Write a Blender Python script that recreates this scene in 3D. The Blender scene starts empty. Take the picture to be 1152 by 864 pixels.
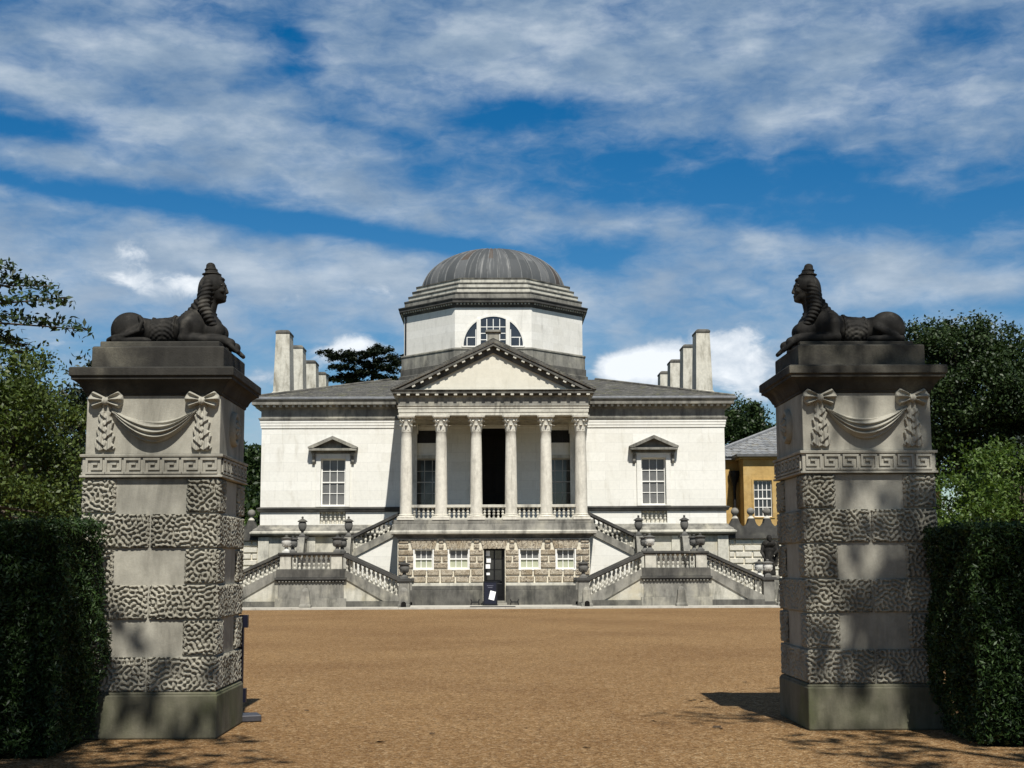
import bpy, math, random
import numpy as np
from math import sin, cos, pi, sqrt, radians, atan2, asin, tan
from mathutils import Matrix, Vector
random.seed(7)
rng = np.random.default_rng(11)
S = bpy.context.scene
COL = S.collection

# ------------------------------------------------------------------ camera, sky, sun, exposure
F_PX = 1550.0                       # focal length in photo pixels (photo 1152 wide)
PITCH, YAW, ROLL = radians(7.5), radians(0.78), radians(0.25)
CAM = Vector((0, -61.6, 1.7))
fw = Vector((sin(YAW) * cos(PITCH), cos(YAW) * cos(PITCH), sin(PITCH)))
rt = Vector((cos(YAW), -sin(YAW), 0))
up = rt.cross(fw)
rt, up = rt * cos(ROLL) - up * sin(ROLL), rt * sin(ROLL) + up * cos(ROLL)
cd = bpy.data.cameras.new('camera')
cam = bpy.data.objects.new('camera', cd)
COL.objects.link(cam)
cam.matrix_world = Matrix(((rt.x, up.x, -fw.x, CAM.x), (rt.y, up.y, -fw.y, CAM.y), (rt.z, up.z, -fw.z, CAM.z), (0, 0, 0, 1)))
cd.sensor_fit = 'HORIZONTAL'
cd.sensor_width = 36
cd.lens = F_PX / 1152 * 36
cd.clip_start = 0.1
cd.clip_end = 5000
S.camera = cam

SUN_EL, SUN_AZ = radians(54), radians(8)      # azimuth: how far to the right of straight behind the camera
SUN_STRENGTH, SKY_STRENGTH, EXPOSURE = 4.8, 0.055, 0.42
S.view_settings.view_transform = 'Standard'
S.view_settings.look = 'None'
S.view_settings.exposure = EXPOSURE
S.view_settings.gamma = 1
S.view_settings.use_curve_mapping = False
sun_dir = Vector((sin(SUN_AZ) * cos(SUN_EL), -cos(SUN_AZ) * cos(SUN_EL), sin(SUN_EL)))   # towards the sun
sl = bpy.data.lights.new('sun', 'SUN')
sl.energy = SUN_STRENGTH
sl.angle = radians(0.53)
sl.color = (1.0, 0.962, 0.895)
so = bpy.data.objects.new('sun', sl)
COL.objects.link(so)
so.location = (10, -60, 60)
so.rotation_euler = (-sun_dir).to_track_quat('-Z', 'Y').to_euler()


class NT:
    """small node-tree helper"""
    def __init__(s, tree):
        s.t = tree; s.n = tree.nodes; s.l = tree.links
    def node(s, ty, **kw):
        n = s.n.new(ty)
        for k, v in kw.items():
            setattr(n, k, v)
        return n
    def put(s, sock, v):
        if v is None: return
        if isinstance(v, bpy.types.NodeSocket): s.l.new(v, sock)
        else:
            if isinstance(v, (tuple, list)) and len(v) == 3 and sock.type == 'RGBA': v = (*v, 1)
            sock.default_value = v
    def math(s, op, a, b=None, c=None, clamp=False):
        n = s.node('ShaderNodeMath', operation=op, use_clamp=clamp)
        s.put(n.inputs[0], a); s.put(n.inputs[1], b); s.put(n.inputs[2], c)
        return n.outputs[0]
    def vmath(s, op, a, b=None):
        n = s.node('ShaderNodeVectorMath', operation=op)
        s.put(n.inputs[0], a); s.put(n.inputs[1], b)
        return n.outputs[1] if op in ('LENGTH', 'DOT_PRODUCT') else n.outputs[0]
    def mapping(s, v, loc=(0, 0, 0), rot=(0, 0, 0), sc=(1, 1, 1), kind='POINT'):
        n = s.node('ShaderNodeMapping', vector_type=kind)
        s.put(n.inputs[0], v); s.put(n.inputs[1], loc); s.put(n.inputs[2], rot); s.put(n.inputs[3], sc)
        return n.outputs[0]
    def noise(s, v, scale, detail=4, rough=.55, dist=0, dim='3D'):
        n = s.node('ShaderNodeTexNoise', noise_dimensions=dim)
        s.put(n.inputs['Vector'], v); n.inputs['Scale'].default_value = scale
        n.inputs['Detail'].default_value = detail; n.inputs['Roughness'].default_value = rough
        n.inputs['Distortion'].default_value = dist
        return n.outputs[0]
    def voro(s, v, scale, feature='F1', out='Distance'):
        n = s.node('ShaderNodeTexVoronoi', feature=feature)
        s.put(n.inputs['Vector'], v); n.inputs['Scale'].default_value = scale
        return n.outputs[out]
    def smooth(s, v, a, b, lo=0., hi=1.):
        n = s.node('ShaderNodeMapRange', interpolation_type='SMOOTHSTEP')
        s.put(n.inputs[0], v); n.inputs[1].default_value = a; n.inputs[2].default_value = b
        n.inputs[3].default_value = lo; n.inputs[4].default_value = hi
        return n.outputs[0]
    def ramp(s, v, stops):
        n = s.node('ShaderNodeValToRGB')
        e = n.color_ramp.elements
        while len(e) < len(stops): e.new(0.5)
        for i, (p, c) in enumerate(stops):
            e[i].position = p; e[i].color = (*c, 1)
        s.put(n.inputs[0], v)
        return n.outputs[0]
    def mix(s, f, a, b, blend='MIX'):
        n = s.node('ShaderNodeMix', data_type='RGBA', blend_type=blend)
        s.put(n.inputs[0], f); s.put(n.inputs[6], a); s.put(n.inputs[7], b)
        return n.outputs[2]
    def sep(s, v):
        n = s.node('ShaderNodeSeparateXYZ'); s.put(n.inputs[0], v); return n.outputs
    def comb(s, x, y, z):
        n = s.node('ShaderNodeCombineXYZ'); s.put(n.inputs[0], x); s.put(n.inputs[1], y); s.put(n.inputs[2], z); return n.outputs[0]


def pix_dir(px, py):
    d = fw + rt * ((px - 576) / F_PX) - up * ((py - 432) / F_PX)
    d.normalize()
    return atan2(d.x, d.y), asin(d.z)


# world: Nishita sky, with layered clouds laid out by azimuth and elevation
W = bpy.data.worlds.new('World'); S.world = W; W.use_nodes = True
N = NT(W.node_tree)
for n in list(N.n): N.n.remove(n)
sky = N.node('ShaderNodeTexSky', sky_type='NISHITA', sun_disc=False)
sky.sun_elevation = SUN_EL
sky.sun_rotation = radians(180) - SUN_AZ
sky.altitude = 50; sky.air_density = 1.0; sky.dust_density = 0.25; sky.ozone_density = 2.5
hs = N.node('ShaderNodeHueSaturation')
hs.inputs['Hue'].default_value = 0.501
hs.inputs['Saturation'].default_value = 1.50
hs.inputs['Value'].default_value = 1.12
N.put(hs.inputs['Color'], sky.outputs[0])
tc = N.node('ShaderNodeTexCoord')
vx = N.sep(tc.outputs['Generated'])
az = N.math('ARCTAN2', vx[0], vx[1])
el = N.math('ARCSINE', vx[2])
P = N.comb(az, el, 0)


def gauss(px, py, sx, sy, rot=0):
    a, e = pix_dir(px, py)
    v = N.mapping(P, (a, e, 0), (0, 0, radians(rot)), (sx / F_PX, sy / F_PX, 1), 'TEXTURE')
    r = N.vmath('LENGTH', v)
    r2 = N.math('MULTIPLY', N.math('MULTIPLY', r, r), -1.0)
    return N.math('EXPONENT', r2)


# (x, y, half width, half height, tilt, weight): thin layer clouds (+) and the blue gaps between them (-)
LAYER = [(600, 40, 250, 55, -4, .38), (560, 95, 150, 30, 6, .12), (130, 60, 170, 50, -4, .30), (300, 110, 160, 36, -10, .16), (85, 112, 160, 16, -13, .30), (270, 180, 230, 40, -6, .36), (90, 190, 120, 30, 0, .20),
         (450, 225, 110, 24, -8, .22), (190, 300, 330, 50, -3, .42), (420, 290, 120, 26, -8, .16), (830, 50, 130, 50, 0, .26), (1000, 60, 150, 50, 5, .16), (1100, 120, 100, 40, 14, .24),
         (850, 140, 90, 18, 4, .26), (1085, 182, 90, 14, 8, .26), (660, 245, 130, 16, -5, .24), (620, 215, 60, 14, 0, .12), (950, 292, 170, 22, -10, .40), (1090, 318, 120, 16, -2, .34), (860, 270, 60, 12, -10, .2),
         (740, 335, 150, 34, 0, .26), (1000, 400, 200, 50, 0, .24), (500, 330, 120, 30, 0, .2),
         (40, 146, 115, 17, -5, -.62), (60, 212, 110, 10, -6, -.50), (215, 232, 150, 12, -9, -.62), (380, 255, 110, 11, -9, -.52), (500, 275, 90, 11, -8, -.40), (338, 70, 24, 45, 24, -.42), (290, 92, 30, 18, 0, -.16), (570, 130, 110, 22, 4, -.44), (300, 30, 40, 16, 10, -.25), (440, 150, 60, 10, -10, -.25),
         (760, 205, 330, 34, 0, -.42), (1050, 235, 220, 30, 2, -.44), (700, 165, 130, 24, 0, -.30), (960, 100, 70, 22, 8, -.16), (1060, 40, 60, 20, 0, -.16), (640, 285, 110, 14, 0, -.34), (720, 300, 70, 12, 0, -.2),
         (1060, 352, 120, 12, 0, -.26), (70, 18, 60, 14, 0, -.22), (260, 15, 60, 14, 0, -.16), (170, 385, 60, 24, 0, -.14), (320, 355, 50, 14, 0, -.12)]
wv = N.node('ShaderNodeTexNoise'); N.put(wv.inputs['Vector'], N.mapping(P, (0, 0, 2), (0, 0, 0), (7, 14, 1))); wv.inputs['Detail'].default_value = 1
warp = N.mapping(N.vmath('SUBTRACT', wv.outputs['Color'], (.5, .5, .5)), (0, 0, 0), (0, 0, 0), (.022, .010, 0))
PW = N.vmath('ADD', P, warp)
fbm = N.noise(N.mapping(PW, (5.1, 3.7, 0), (0, 0, radians(-4)), (8, 19, 1)), 1.0, 10, .58, 0)
fine = N.noise(N.mapping(PW, (8.3, 4.9, 0), (0, 0, radians(-5)), (19, 42, 1)), 1.0, 10, .60, 0)
field = N.math('ADD', N.math('MULTIPLY', fbm, .85), N.math('MULTIPLY', fine, 1.0))
field = N.math('SUBTRACT', field, .235)
for (x, y, sx, sy, r, w) in LAYER:
    field = N.math('MULTIPLY_ADD', gauss(x, y, sx, sy, r), w * .72, field)
mask = N.math('MULTIPLY', N.smooth(field, .38, 1.14), N.smooth(el, .45, .8, 1, .12))
# brightness inside the layer
shade = N.noise(N.mapping(P, (1.3, 9.2, 0), (0, 0, radians(-5)), (12, 30, 1)), 1.0, 9, .60, 0)
zen = N.smooth(el, .42, .95)
hs2 = N.node('ShaderNodeHueSaturation'); hs2.inputs['Saturation'].default_value = .62; hs2.inputs['Value'].default_value = .55; N.put(hs2.inputs['Color'], sky.outputs[0])
base_sky = N.mix(zen, hs.outputs[0], hs2.outputs[0])
CL = 1.0 / SKY_STRENGTH
lay_col = N.ramp(shade, [(.30, (.155 * CL, .230 * CL, .335 * CL)), (.50, (.250 * CL, .325 * CL, .415 * CL)), (.70, (.42 * CL, .48 * CL, .545 * CL))])
low = N.smooth(el, .10, .30)
lay_col = N.mix(N.math('MULTIPLY', N.math('SUBTRACT', 1.0, low), .5), lay_col, (.36 * CL, .43 * CL, .52 * CL))
c1 = N.mix(N.math('MULTIPLY', mask, .93), base_sky, lay_col)
# heaped white clouds low over the trees
CUM = [(154, 284, 24, 16, .9), (135, 312, 40, 14, .7), (222, 322, 34, 16, .7), (175, 325, 40, 14, .6), (400, 384, 26, 12, 1.0), (375, 396, 30, 12, .9), (425, 392, 22, 10, .7), (345, 410, 30, 12, .6),
       (690, 412, 30, 14, 1.1), (720, 406, 36, 16, 1.2), (760, 398, 34, 22, 1.1), (742, 424, 60, 18, 1.0), (835, 405, 46, 34, 1.05), (815, 378, 34, 16, .6), (300, 425, 40, 16, .8), (60, 400, 60, 24, .6),
       (1110, 470, 90, 34, .7), (560, 330, 160, 24, .3), (310, 340, 90, 22, .35), (440, 330, 70, 20, .35), (860, 440, 40, 20, .7)]
cf = N.math('MULTIPLY_ADD', N.noise(N.mapping(PW, (5, 2, 0), (0, 0, 0), (34, 46, 1)), 1.0, 10, .62, .15), 1.5, -.95)
for (x, y, sx, sy, w) in CUM:
    cf = N.math('MULTIPLY_ADD', gauss(x, y, sx, sy), w * .75, cf)
cmask = N.smooth(cf, .10, .55)
cb = N.noise(N.mapping(P, (2, 7, 0), (0, 0, 0), (40, 52, 1)), 1.0, 9, .62, .2)
cum_col = N.ramp(N.math('MULTIPLY_ADD', cf, .55, N.math('MULTIPLY', cb, .6)), [(.26, (.28 * CL, .35 * CL, .44 * CL)), (.52, (.46 * CL, .52 * CL, .59 * CL)), (.80, (.74 * CL, .77 * CL, .80 * CL))])
c2 = N.mix(N.math('MULTIPLY', cmask, .92), c1, cum_col)
bg = N.node('ShaderNodeBackground')
bg.inputs['Strength'].default_value = SKY_STRENGTH
N.put(bg.inputs['Color'], c2)
wo = N.node('ShaderNodeOutputWorld')
N.l.new(bg.outputs[0], wo.inputs[0])


# ------------------------------------------------------------------ mesh helpers
def mesh_np(name, v, f, smooth=None):
    """v (n,3) floats, f (m,k) ints with constant k"""
    me = bpy.data.meshes.new(name)
    v = np.asarray(v, np.float32); f = np.asarray(f, np.int32)
    me.vertices.add(len(v)); me.vertices.foreach_set('co', v.ravel())
    k = f.shape[1]
    me.loops.add(f.size); me.loops.foreach_set('vertex_index', f.ravel())
    me.polygons.add(len(f))
    me.polygons.foreach_set('loop_start', np.arange(0, f.size, k, dtype=np.int32))
    if smooth:
        me.polygons.foreach_set('use_smooth', np.ones(len(f), bool))
    me.update(calc_edges=True)
    me.validate()
    return me


def link(name, me, mat=None, parent=None):
    o = bpy.data.objects.new(name, me)
    COL.objects.link(o)
    if mat is not None and me is not None and not me.materials: me.materials.append(mat)
    if parent is not None: o.parent = parent
    return o


def tag(o, label=None, cat=None, group=None, kind=None):
    if label: o['label'] = label
    if cat: o['category'] = cat
    if group: o['group'] = group
    if kind: o['kind'] = kind
    return o


def thing(name, label, cat, loc=(0, 0, 0), rotz=0, group=None):
    o = bpy.data.objects.new(name, None); COL.objects.link(o)
    o.empty_display_size = .2
    o.location = loc; o.rotation_euler = (0, 0, rotz)
    return tag(o, label, cat, group)


def dup(root, loc, label, rotz=0, group=None, mirror=False):
    r = root.copy(); COL.objects.link(r); r.location = loc; r.rotation_euler = (0, 0, rotz); r['label'] = label
    if group: r['group'] = group
    if mirror: r.scale = (-1, 1, 1)
    def rec(a, b):
        for ch in list(a.children):
            c = ch.copy(); COL.objects.link(c); c.parent = b
            rec(ch, c)
    rec(root, r)
    return r


class MB:
    def __init__(s): s.v = []; s.f = []
    def add(s, v, f):
        b = len(s.v); s.v += [tuple(p) for p in v]; s.f += [tuple(i + b for i in q) for q in f]; return s
    def box(s, x0, x1, y0, y1, z0, z1):
        if x1 < x0: x0, x1 = x1, x0
        return s.add([(x0, y0, z0), (x1, y0, z0), (x1, y1, z0), (x0, y1, z0), (x0, y0, z1), (x1, y0, z1), (x1, y1, z1), (x0, y1, z1)],
                     [(0, 3, 2, 1), (4, 5, 6, 7), (0, 1, 5, 4), (1, 2, 6, 5), (2, 3, 7, 6), (3, 0, 4, 7)])
    def obox(s, c, half, M):
        vs = [Vector(c) + M @ Vector((sx * half[0], sy * half[1], sz * half[2])) for sz in (-1, 1) for sx, sy in ((-1, -1), (1, -1), (1, 1), (-1, 1))]
        return s.add(vs, [(0, 3, 2, 1), (4, 5, 6, 7), (0, 1, 5, 4), (1, 2, 6, 5), (2, 3, 7, 6), (3, 0, 4, 7)])
    def _prism(s, lo, hi):
        n = len(lo)
        return s.add(lo + hi, [tuple(range(n - 1, -1, -1)), tuple(range(n, 2 * n))] + [(i, (i + 1) % n, n + (i + 1) % n, n + i) for i in range(n)])
    def xz(s, poly, y0, y1):       # poly of (x, z), extruded in y
        a = sum(poly[i][0] * poly[(i + 1) % len(poly)][1] - poly[(i + 1) % len(poly)][0] * poly[i][1] for i in range(len(poly)))
        if a < 0: poly = poly[::-1]
        return s._prism([(x, y1, z) for x, z in poly], [(x, y0, z) for x, z in poly])
    def yz(s, poly, x0, x1):
        a = sum(poly[i][0] * poly[(i + 1) % len(poly)][1] - poly[(i + 1) % len(poly)][0] * poly[i][1] for i in range(len(poly)))
        if a < 0: poly = poly[::-1]
        return s._prism([(x0, y, z) for y, z in poly], [(x1, y, z) for y, z in poly])
    def lathe(s, prof, c=(0, 0, 0), n=16, cap=True):
        vs = []; fs = []
        for r, z in prof:
            for k in range(n):
                a = 2 * pi * k / n
                vs.append((c[0] + r * cos(a), c[1] + r * sin(a), c[2] + z))
        for i in range(len(prof) - 1):
            for k in range(n):
                fs.append((i * n + k, i * n + (k + 1) % n, (i + 1) * n + (k + 1) % n, (i + 1) * n + k))
        if cap:
            fs.append(tuple(range(n - 1, -1, -1))); b = (len(prof) - 1) * n; fs.append(tuple(range(b, b + n)))
        return s.add(vs, fs)
    def tube(s, pts, rad, n=8):
        pts = [Vector(p) for p in pts]
        if not hasattr(rad, '__len__'): rad = [rad] * len(pts)
        vs = []; fs = []; ref = None
        for i, p in enumerate(pts):
            t = (pts[min(i + 1, len(pts) - 1)] - pts[max(i - 1, 0)]).normalized()
            if ref is None: ref = t.orthogonal().normalized()
            ref = (ref - t * ref.dot(t)).normalized(); b = t.cross(ref)
            for k in range(n):
                a = 2 * pi * k / n
                vs.append(p + (ref * cos(a) + b * sin(a)) * rad[i])
        for i in range(len(pts) - 1):
            for k in range(n):
                fs.append((i * n + k, i * n + (k + 1) % n, (i + 1) * n + (k + 1) % n, (i + 1) * n + k))
        fs.append(tuple(range(n - 1, -1, -1))); b = (len(pts) - 1) * n; fs.append(tuple(range(b, b + n)))
        return s.add(vs, fs)
    def ring(s, poly, prof, cap=False):
        """sweep a profile of (outward offset, z) round a closed ccw plan polygon with mitred corners"""
        n = len(poly); P2 = [Vector((p[0], p[1])) for p in poly]
        rows = []
        for o, z in prof:
            row = []
            for i in range(n):
                a, b, c = P2[i - 1], P2[i], P2[(i + 1) % n]
                e1 = (b - a).normalized(); e2 = (c - b).normalized()
                n1 = Vector((e1.y, -e1.x)); n2 = Vector((e2.y, -e2.x))
                m = (n1 + n2); m = m / max(m.dot(n1), 1e-6)
                q = b + m * o
                row.append((q.x, q.y, z))
            rows.append(row)
        vs = [p for r in rows for p in r]; fs = []
        for i in range(len(prof) - 1):
            for k in range(n):
                fs.append((i * n + k, i * n + (k + 1) % n, (i + 1) * n + (k + 1) % n, (i + 1) * n + k))
        if cap:
            fs.append(tuple(range(n - 1, -1, -1))); b = (len(prof) - 1) * n; fs.append(tuple(range(b, b + n)))
        return s.add(vs, fs)
    def wall(s, x0, x1, z0, z1, holes, y0, y1):
        xs = sorted({x0, x1} | {h[0] for h in holes} | {h[1] for h in holes})
        zs = sorted({z0, z1} | {h[2] for h in holes} | {h[3] for h in holes})
        for i in range(len(xs) - 1):
            run = None
            for j in range(len(zs) - 1):
                cx, cz = (xs[i] + xs[i + 1]) / 2, (zs[j] + zs[j + 1]) / 2
                if any(h[0] < cx < h[1] and h[2] < cz < h[3] for h in holes):
                    if run is not None: s.box(xs[i], xs[i + 1], y0, y1, run, zs[j]); run = None
                elif run is None: run = zs[j]
            if run is not None: s.box(xs[i], xs[i + 1], y0, y1, run, z1)
        return s
    def mirrored(s):
        m = MB(); m.v = [(-x, y, z) for x, y, z in s.v]; m.f = [q[::-1] for q in s.f]; return m
    def build(s, name, mat, parent=None, smooth=0, bevel=0, loc=None):
        me = bpy.data.meshes.new(name)
        me.from_pydata(s.v, [], s.f); me.update()
        if smooth:
            me.polygons.foreach_set('use_smooth', [True] * len(me.polygons))
            me.set_sharp_from_angle(angle=radians(smooth))
        o = link(name, me, mat, parent)
        if loc: o.location = loc
        if bevel:
            b = o.modifiers.new('bevel', 'BEVEL'); b.width = bevel; b.segments = 2; b.limit_method = 'ANGLE'; b.angle_limit = radians(40)
        return o


def build_each(mb, name, mat, parent=None, **k):
    """one object for every connected piece of mb"""
    par = list(range(len(mb.v)))
    def find(i):
        while par[i] != i: par[i] = par[par[i]]; i = par[i]
        return i
    for q in mb.f:
        for i in q[1:]: par[find(i)] = find(q[0])
    groups = {}
    for q in mb.f: groups.setdefault(find(q[0]), []).append(q)
    out = []
    for fs in groups.values():
        ids = sorted({i for q in fs for i in q}); m_ = {i: j for j, i in enumerate(ids)}
        p = MB(); p.v = [mb.v[i] for i in ids]; p.f = [tuple(m_[i] for i in q) for q in fs]
        out.append(p.build(name, mat, parent, **k))
    return out


# ------------------------------------------------------------------ materials
def new_mat(name):
    m = bpy.data.materials.new(name); m.use_nodes = True
    n = NT(m.node_tree)
    b = n.n['Principled BSDF']
    return m, n, b


def geo_pos(n): return n.node('ShaderNodeNewGeometry').outputs['Position']


def bump(n, b, h, strength=.4, dist=.01):
    k = n.node('ShaderNodeBump'); k.inputs['Strength'].default_value = strength; k.inputs['Distance'].default_value = dist
    n.put(k.inputs['Height'], h); n.l.new(k.outputs[0], b.inputs['Normal'])


def stone(name, base, dark, lo=.42, hi=.68, grain=60, rough=.9, streak=.5, ashlar=None, tint=None, top=None, bstr=.35, soft=.82):
    """weathered stone or stucco: mottled base, stains with a shape of their own, rain streaks"""
    m, n, b = new_mat(name)
    p = geo_pos(n)
    big = n.noise(p, 1.3, 6, .6, .3)
    st = n.noise(n.mapping(p, (3, 1, 2), (0, 0, 0), (2.3, 2.3, .5)), 1.0, 8, .68, .5)
    mixv = n.math('ADD', n.math('MULTIPLY', big, 1 - streak), n.math('MULTIPLY', st, streak))
    fac = n.smooth(mixv, lo, hi)
    med = n.noise(p, 7.0, 5, .6)
    c = n.mix(n.smooth(med, .35, .7), base, tuple(x * soft for x in base))
    if tint: c = n.mix(n.smooth(n.noise(n.vmath('ADD', p, (7, 3, 9)), .9, 5, .6), .48, .7), c, tint)
    c = n.mix(fac, c, dark)
    fine = n.noise(p, grain, 4, .6)
    c = n.mix(n.math('MULTIPLY', n.smooth(fine, .3, .75), .35 if soft < .9 else .16), c, tuple(x * .6 for x in base))
    h = n.math('MULTIPLY_ADD', fine, .5, med)
    if ashlar:
        xyz = n.sep(p)
        br = n.node('ShaderNodeTexBrick'); br.offset = .5
        n.put(br.inputs['Vector'], n.comb(n.math('ADD', xyz[0], xyz[1]), xyz[2], 0))
        br.inputs['Scale'].default_value = 1; br.inputs['Brick Width'].default_value = ashlar[0]; br.inputs['Row Height'].default_value = ashlar[1]
        br.inputs['Mortar Size'].default_value = ashlar[2]; br.inputs['Mortar Smooth'].default_value = .6
        br.inputs['Color1'].default_value = (1, 1, 1, 1); br.inputs['Color2'].default_value = (.91, .905, .89, 1); br.inputs['Mortar'].default_value = (*[ashlar[3]] * 3, 1)
        c = n.mix(1.0, c, br.outputs['Color'], 'MULTIPLY')
    if top:       # lichen and soot that has settled on upward faces
        nz = n.sep(n.node('ShaderNodeNewGeometry').outputs['Normal'])[2]
        c = n.mix(n.math('MULTIPLY', n.smooth(nz, .3, .8), n.smooth(med, .25, .6, .5, 1)), c, top)
    n.put(b.inputs['Base Color'], c)
    b.inputs['Roughness'].default_value = rough
    b.inputs['Specular IOR Level'].default_value = .25
    bump(n, b, h, bstr, .012)
    return m


def plain(name, col, rough=.6, metal=0, spec=.4, var=.25, scale=9, bstr=.1):
    m, n, b = new_mat(name)
    p = geo_pos(n)
    k = n.noise(p, scale, 4, .6)
    n.put(b.inputs['Base Color'], n.mix(n.smooth(k, .3, .7), tuple(x * (1 - var) for x in col), col))
    b.inputs['Roughness'].default_value = rough; b.inputs['Metallic'].default_value = metal; b.inputs['Specular IOR Level'].default_value = spec
    bump(n, b, k, bstr, .005)
    return m


def leaf_mat(name, a, bcol, c=None, trans=.25, rough=.5):
    m, n, b = new_mat(name)
    g = n.node('ShaderNodeNewGeometry')
    r = g.outputs['Random Per Island']
    stops = [(0, a), (.75, bcol)] + ([(1, c)] if c else [])
    col = n.ramp(r, stops)
    clump = n.noise(g.outputs['Position'], 1.1, 3, .6)
    col = n.mix(n.smooth(clump, .35, .65), n.mix(1.0, col, (.62, .66, .6), 'MULTIPLY'), col)
    n.put(b.inputs['Base Color'], col)
    b.inputs['Roughness'].default_value = rough; b.inputs['Specular IOR Level'].default_value = .3
    tr = n.node('ShaderNodeBsdfTranslucent')
    n.put(tr.inputs[0], n.mix(1.0, col, (1.1, 1.25, .5), 'MULTIPLY'))
    mx = n.node('ShaderNodeMixShader'); mx.inputs[0].default_value = trans
    n.l.new(b.outputs[0], mx.inputs[1]); n.l.new(tr.outputs[0], mx.inputs[2])
    n.l.new(mx.outputs[0], n.n['Material Output'].inputs[0])
    return m


M = {}
M['stucco'] = stone('white_stucco', (.76, .75, .69), (.50, .475, .40), .50, .78, 40, .85, .7, (1.25, .42, .009, .80), bstr=.06, soft=.93)
M['stucco_drum'] = stone('white_stucco_drum', (.74, .725, .67), (.42, .41, .37), .48, .78, 40, .85, .75, (1.1, .4, .008, .86), bstr=.06, soft=.93)
M['stucco_old'] = stone('stained_stucco', (.54, .52, .44), (.17, .165, .135), .44, .66, 40, .9, .6, tint=(.44, .39, .27), bstr=.15)
M['tympanum'] = stone('tympanum_stucco', (.68, .65, .55), (.45, .42, .33), .5, .8, 40, .85, .6, (1.1, .4, .007, .92), bstr=.08, soft=.93)
M['light_stone'] = stone('light_stone', (.56, .54, .46), (.13, .125, .11), .46, .68, 50, .88, .6, bstr=.25)
M['column'] = stone('column_stone', (.68, .65, .56), (.25, .235, .195), .46, .72, 50, .88, .8, bstr=.2)
M['dark_stone'] = stone('sooty_stone', (.13, .125, .11), (.035, .035, .032), .40, .64, 45, .92, .6, tint=(.22, .21, .17))
M['grey_stone'] = stone('grey_stone', (.27, .26, .225), (.065, .064, .057), .40, .66, 45, .92, .65, tint=(.38, .36, .29))
M['coping'] = stone('dark_coping', (.075, .073, .067), (.03, .03, .029), .4, .7, 40, .93, .3, tint=(.15, .145, .12))
M['pave'] = stone('pale_paving', (.52, .50, .44), (.30, .28, .24), .45, .75, 30, .9, .2, (1.4, 9, .012, .6))
M['pier_plain'] = stone('gatepier_stone', (.375, .358, .298), (.12, .113, .092), .43, .70, 60, .9, .6, bstr=.3)
M['pier_base'] = stone('gatepier_base_stone', (.17, .16, .115), (.05, .053, .030), .38, .64, 50, .93, .55, tint=(.11, .125, .055), bstr=.4)
M['pier_verm'] = stone('vermiculated_stone', (.36, .34, .275), (.095, .09, .07), .42, .68, 70, .92, .45, bstr=.5)
M['pier_cap'] = stone('gatepier_capstone', (.050, .047, .040), (.018, .017, .015), .38, .64, 60, .93, .5, tint=(.14, .13, .10), top=(.03, .03, .026), bstr=.6)
M['lead'] = None
M['glass'] = plain('window_glass', (.035, .037, .04), .06, 0, .8, .4, 1.2, 0)
M['glass_blind'] = plain('window_with_blind', (.40, .42, .30), .35, 0, .5, .12, 2, 0)
M['glass_low'] = plain('window_glass_low', (.15, .15, .145), .22, 0, .5, .25, 2, 0)
M['white_paint'] = plain('white_paint', (.78, .77, .72), .45, 0, .4, .06)
M['sash_shaded'] = plain('shaded_sash_paint', (.36, .35, .32), .5, 0, .4, .1)  # white sash paint darkened to stand in for the portico shade
M['black_paint'] = plain('black_paint', (.006, .006, .0065), .4, 0, .3, .2)
M['dark_void'] = plain('dark_void_shade', (.010, .009, .008), .7, 0, .1, .3)  # near-black stands in for shade in the deep doorway and drain holes
M['navy'] = plain('navy_board', (.006, .007, .018), .45, 0, .3, .25)
M['paper'] = plain('paper', (.82, .82, .80), .8, 0, .2, .03)
M['faint'] = plain('faint_lettering', (.16, .16, .2), .6)
M['iron'] = plain('iron', (.03, .03, .032), .55, .6, .4, .3)
M['metal_foot'] = plain('grey_steel', (.09, .09, .10), .5, .5, .4, .3)
M['bark'] = stone('bark', (.10, .08, .058), (.04, .032, .025), .4, .65, 30, .95, .9, bstr=.8)
M['yellow_stone'] = stone('yellow_bath_stone', (.50, .335, .125), (.30, .19, .07), .46, .74, 40, .9, .5, (.9, .38, .008, .82), tint=(.56, .41, .19), bstr=.2)
M['ball'] = stone('finial_stone', (.24, .23, .20), (.09, .09, .08), .38, .66, 45, .92, .4)
M['wall_rustic'] = stone('white_rustic_stone', (.62, .59, .50), (.42, .39, .31), .5, .78, 12, .92, .3, bstr=.9)

# sphinx: dark patinated stone with paler worn edges
m, n, b = new_mat('sphinx_stone')
g = n.node('ShaderNodeNewGeometry'); p = g.outputs['Position']
k = n.noise(p, 9, 6, .62, .3)
c = n.ramp(k, [(.3, (.006, .0056, .005)), (.55, (.015, .014, .012)), (.8, (.040, .036, .030))])
c = n.mix(n.math('MULTIPLY', n.smooth(g.outputs['Pointiness'], .53, .62), .8), c, (.13, .12, .10))
c = n.mix(n.math('MULTIPLY', n.smooth(n.noise(p, 3.1, 5, .6), .55, .7), .35), c, (.14, .13, .11))
n.put(b.inputs['Base Color'], c); b.inputs['Roughness'].default_value = .75; b.inputs['Specular IOR Level'].default_value = .2
bump(n, b, n.noise(p, 55, 4, .6), .3, .006)
M['sphinx'] = m

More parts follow.
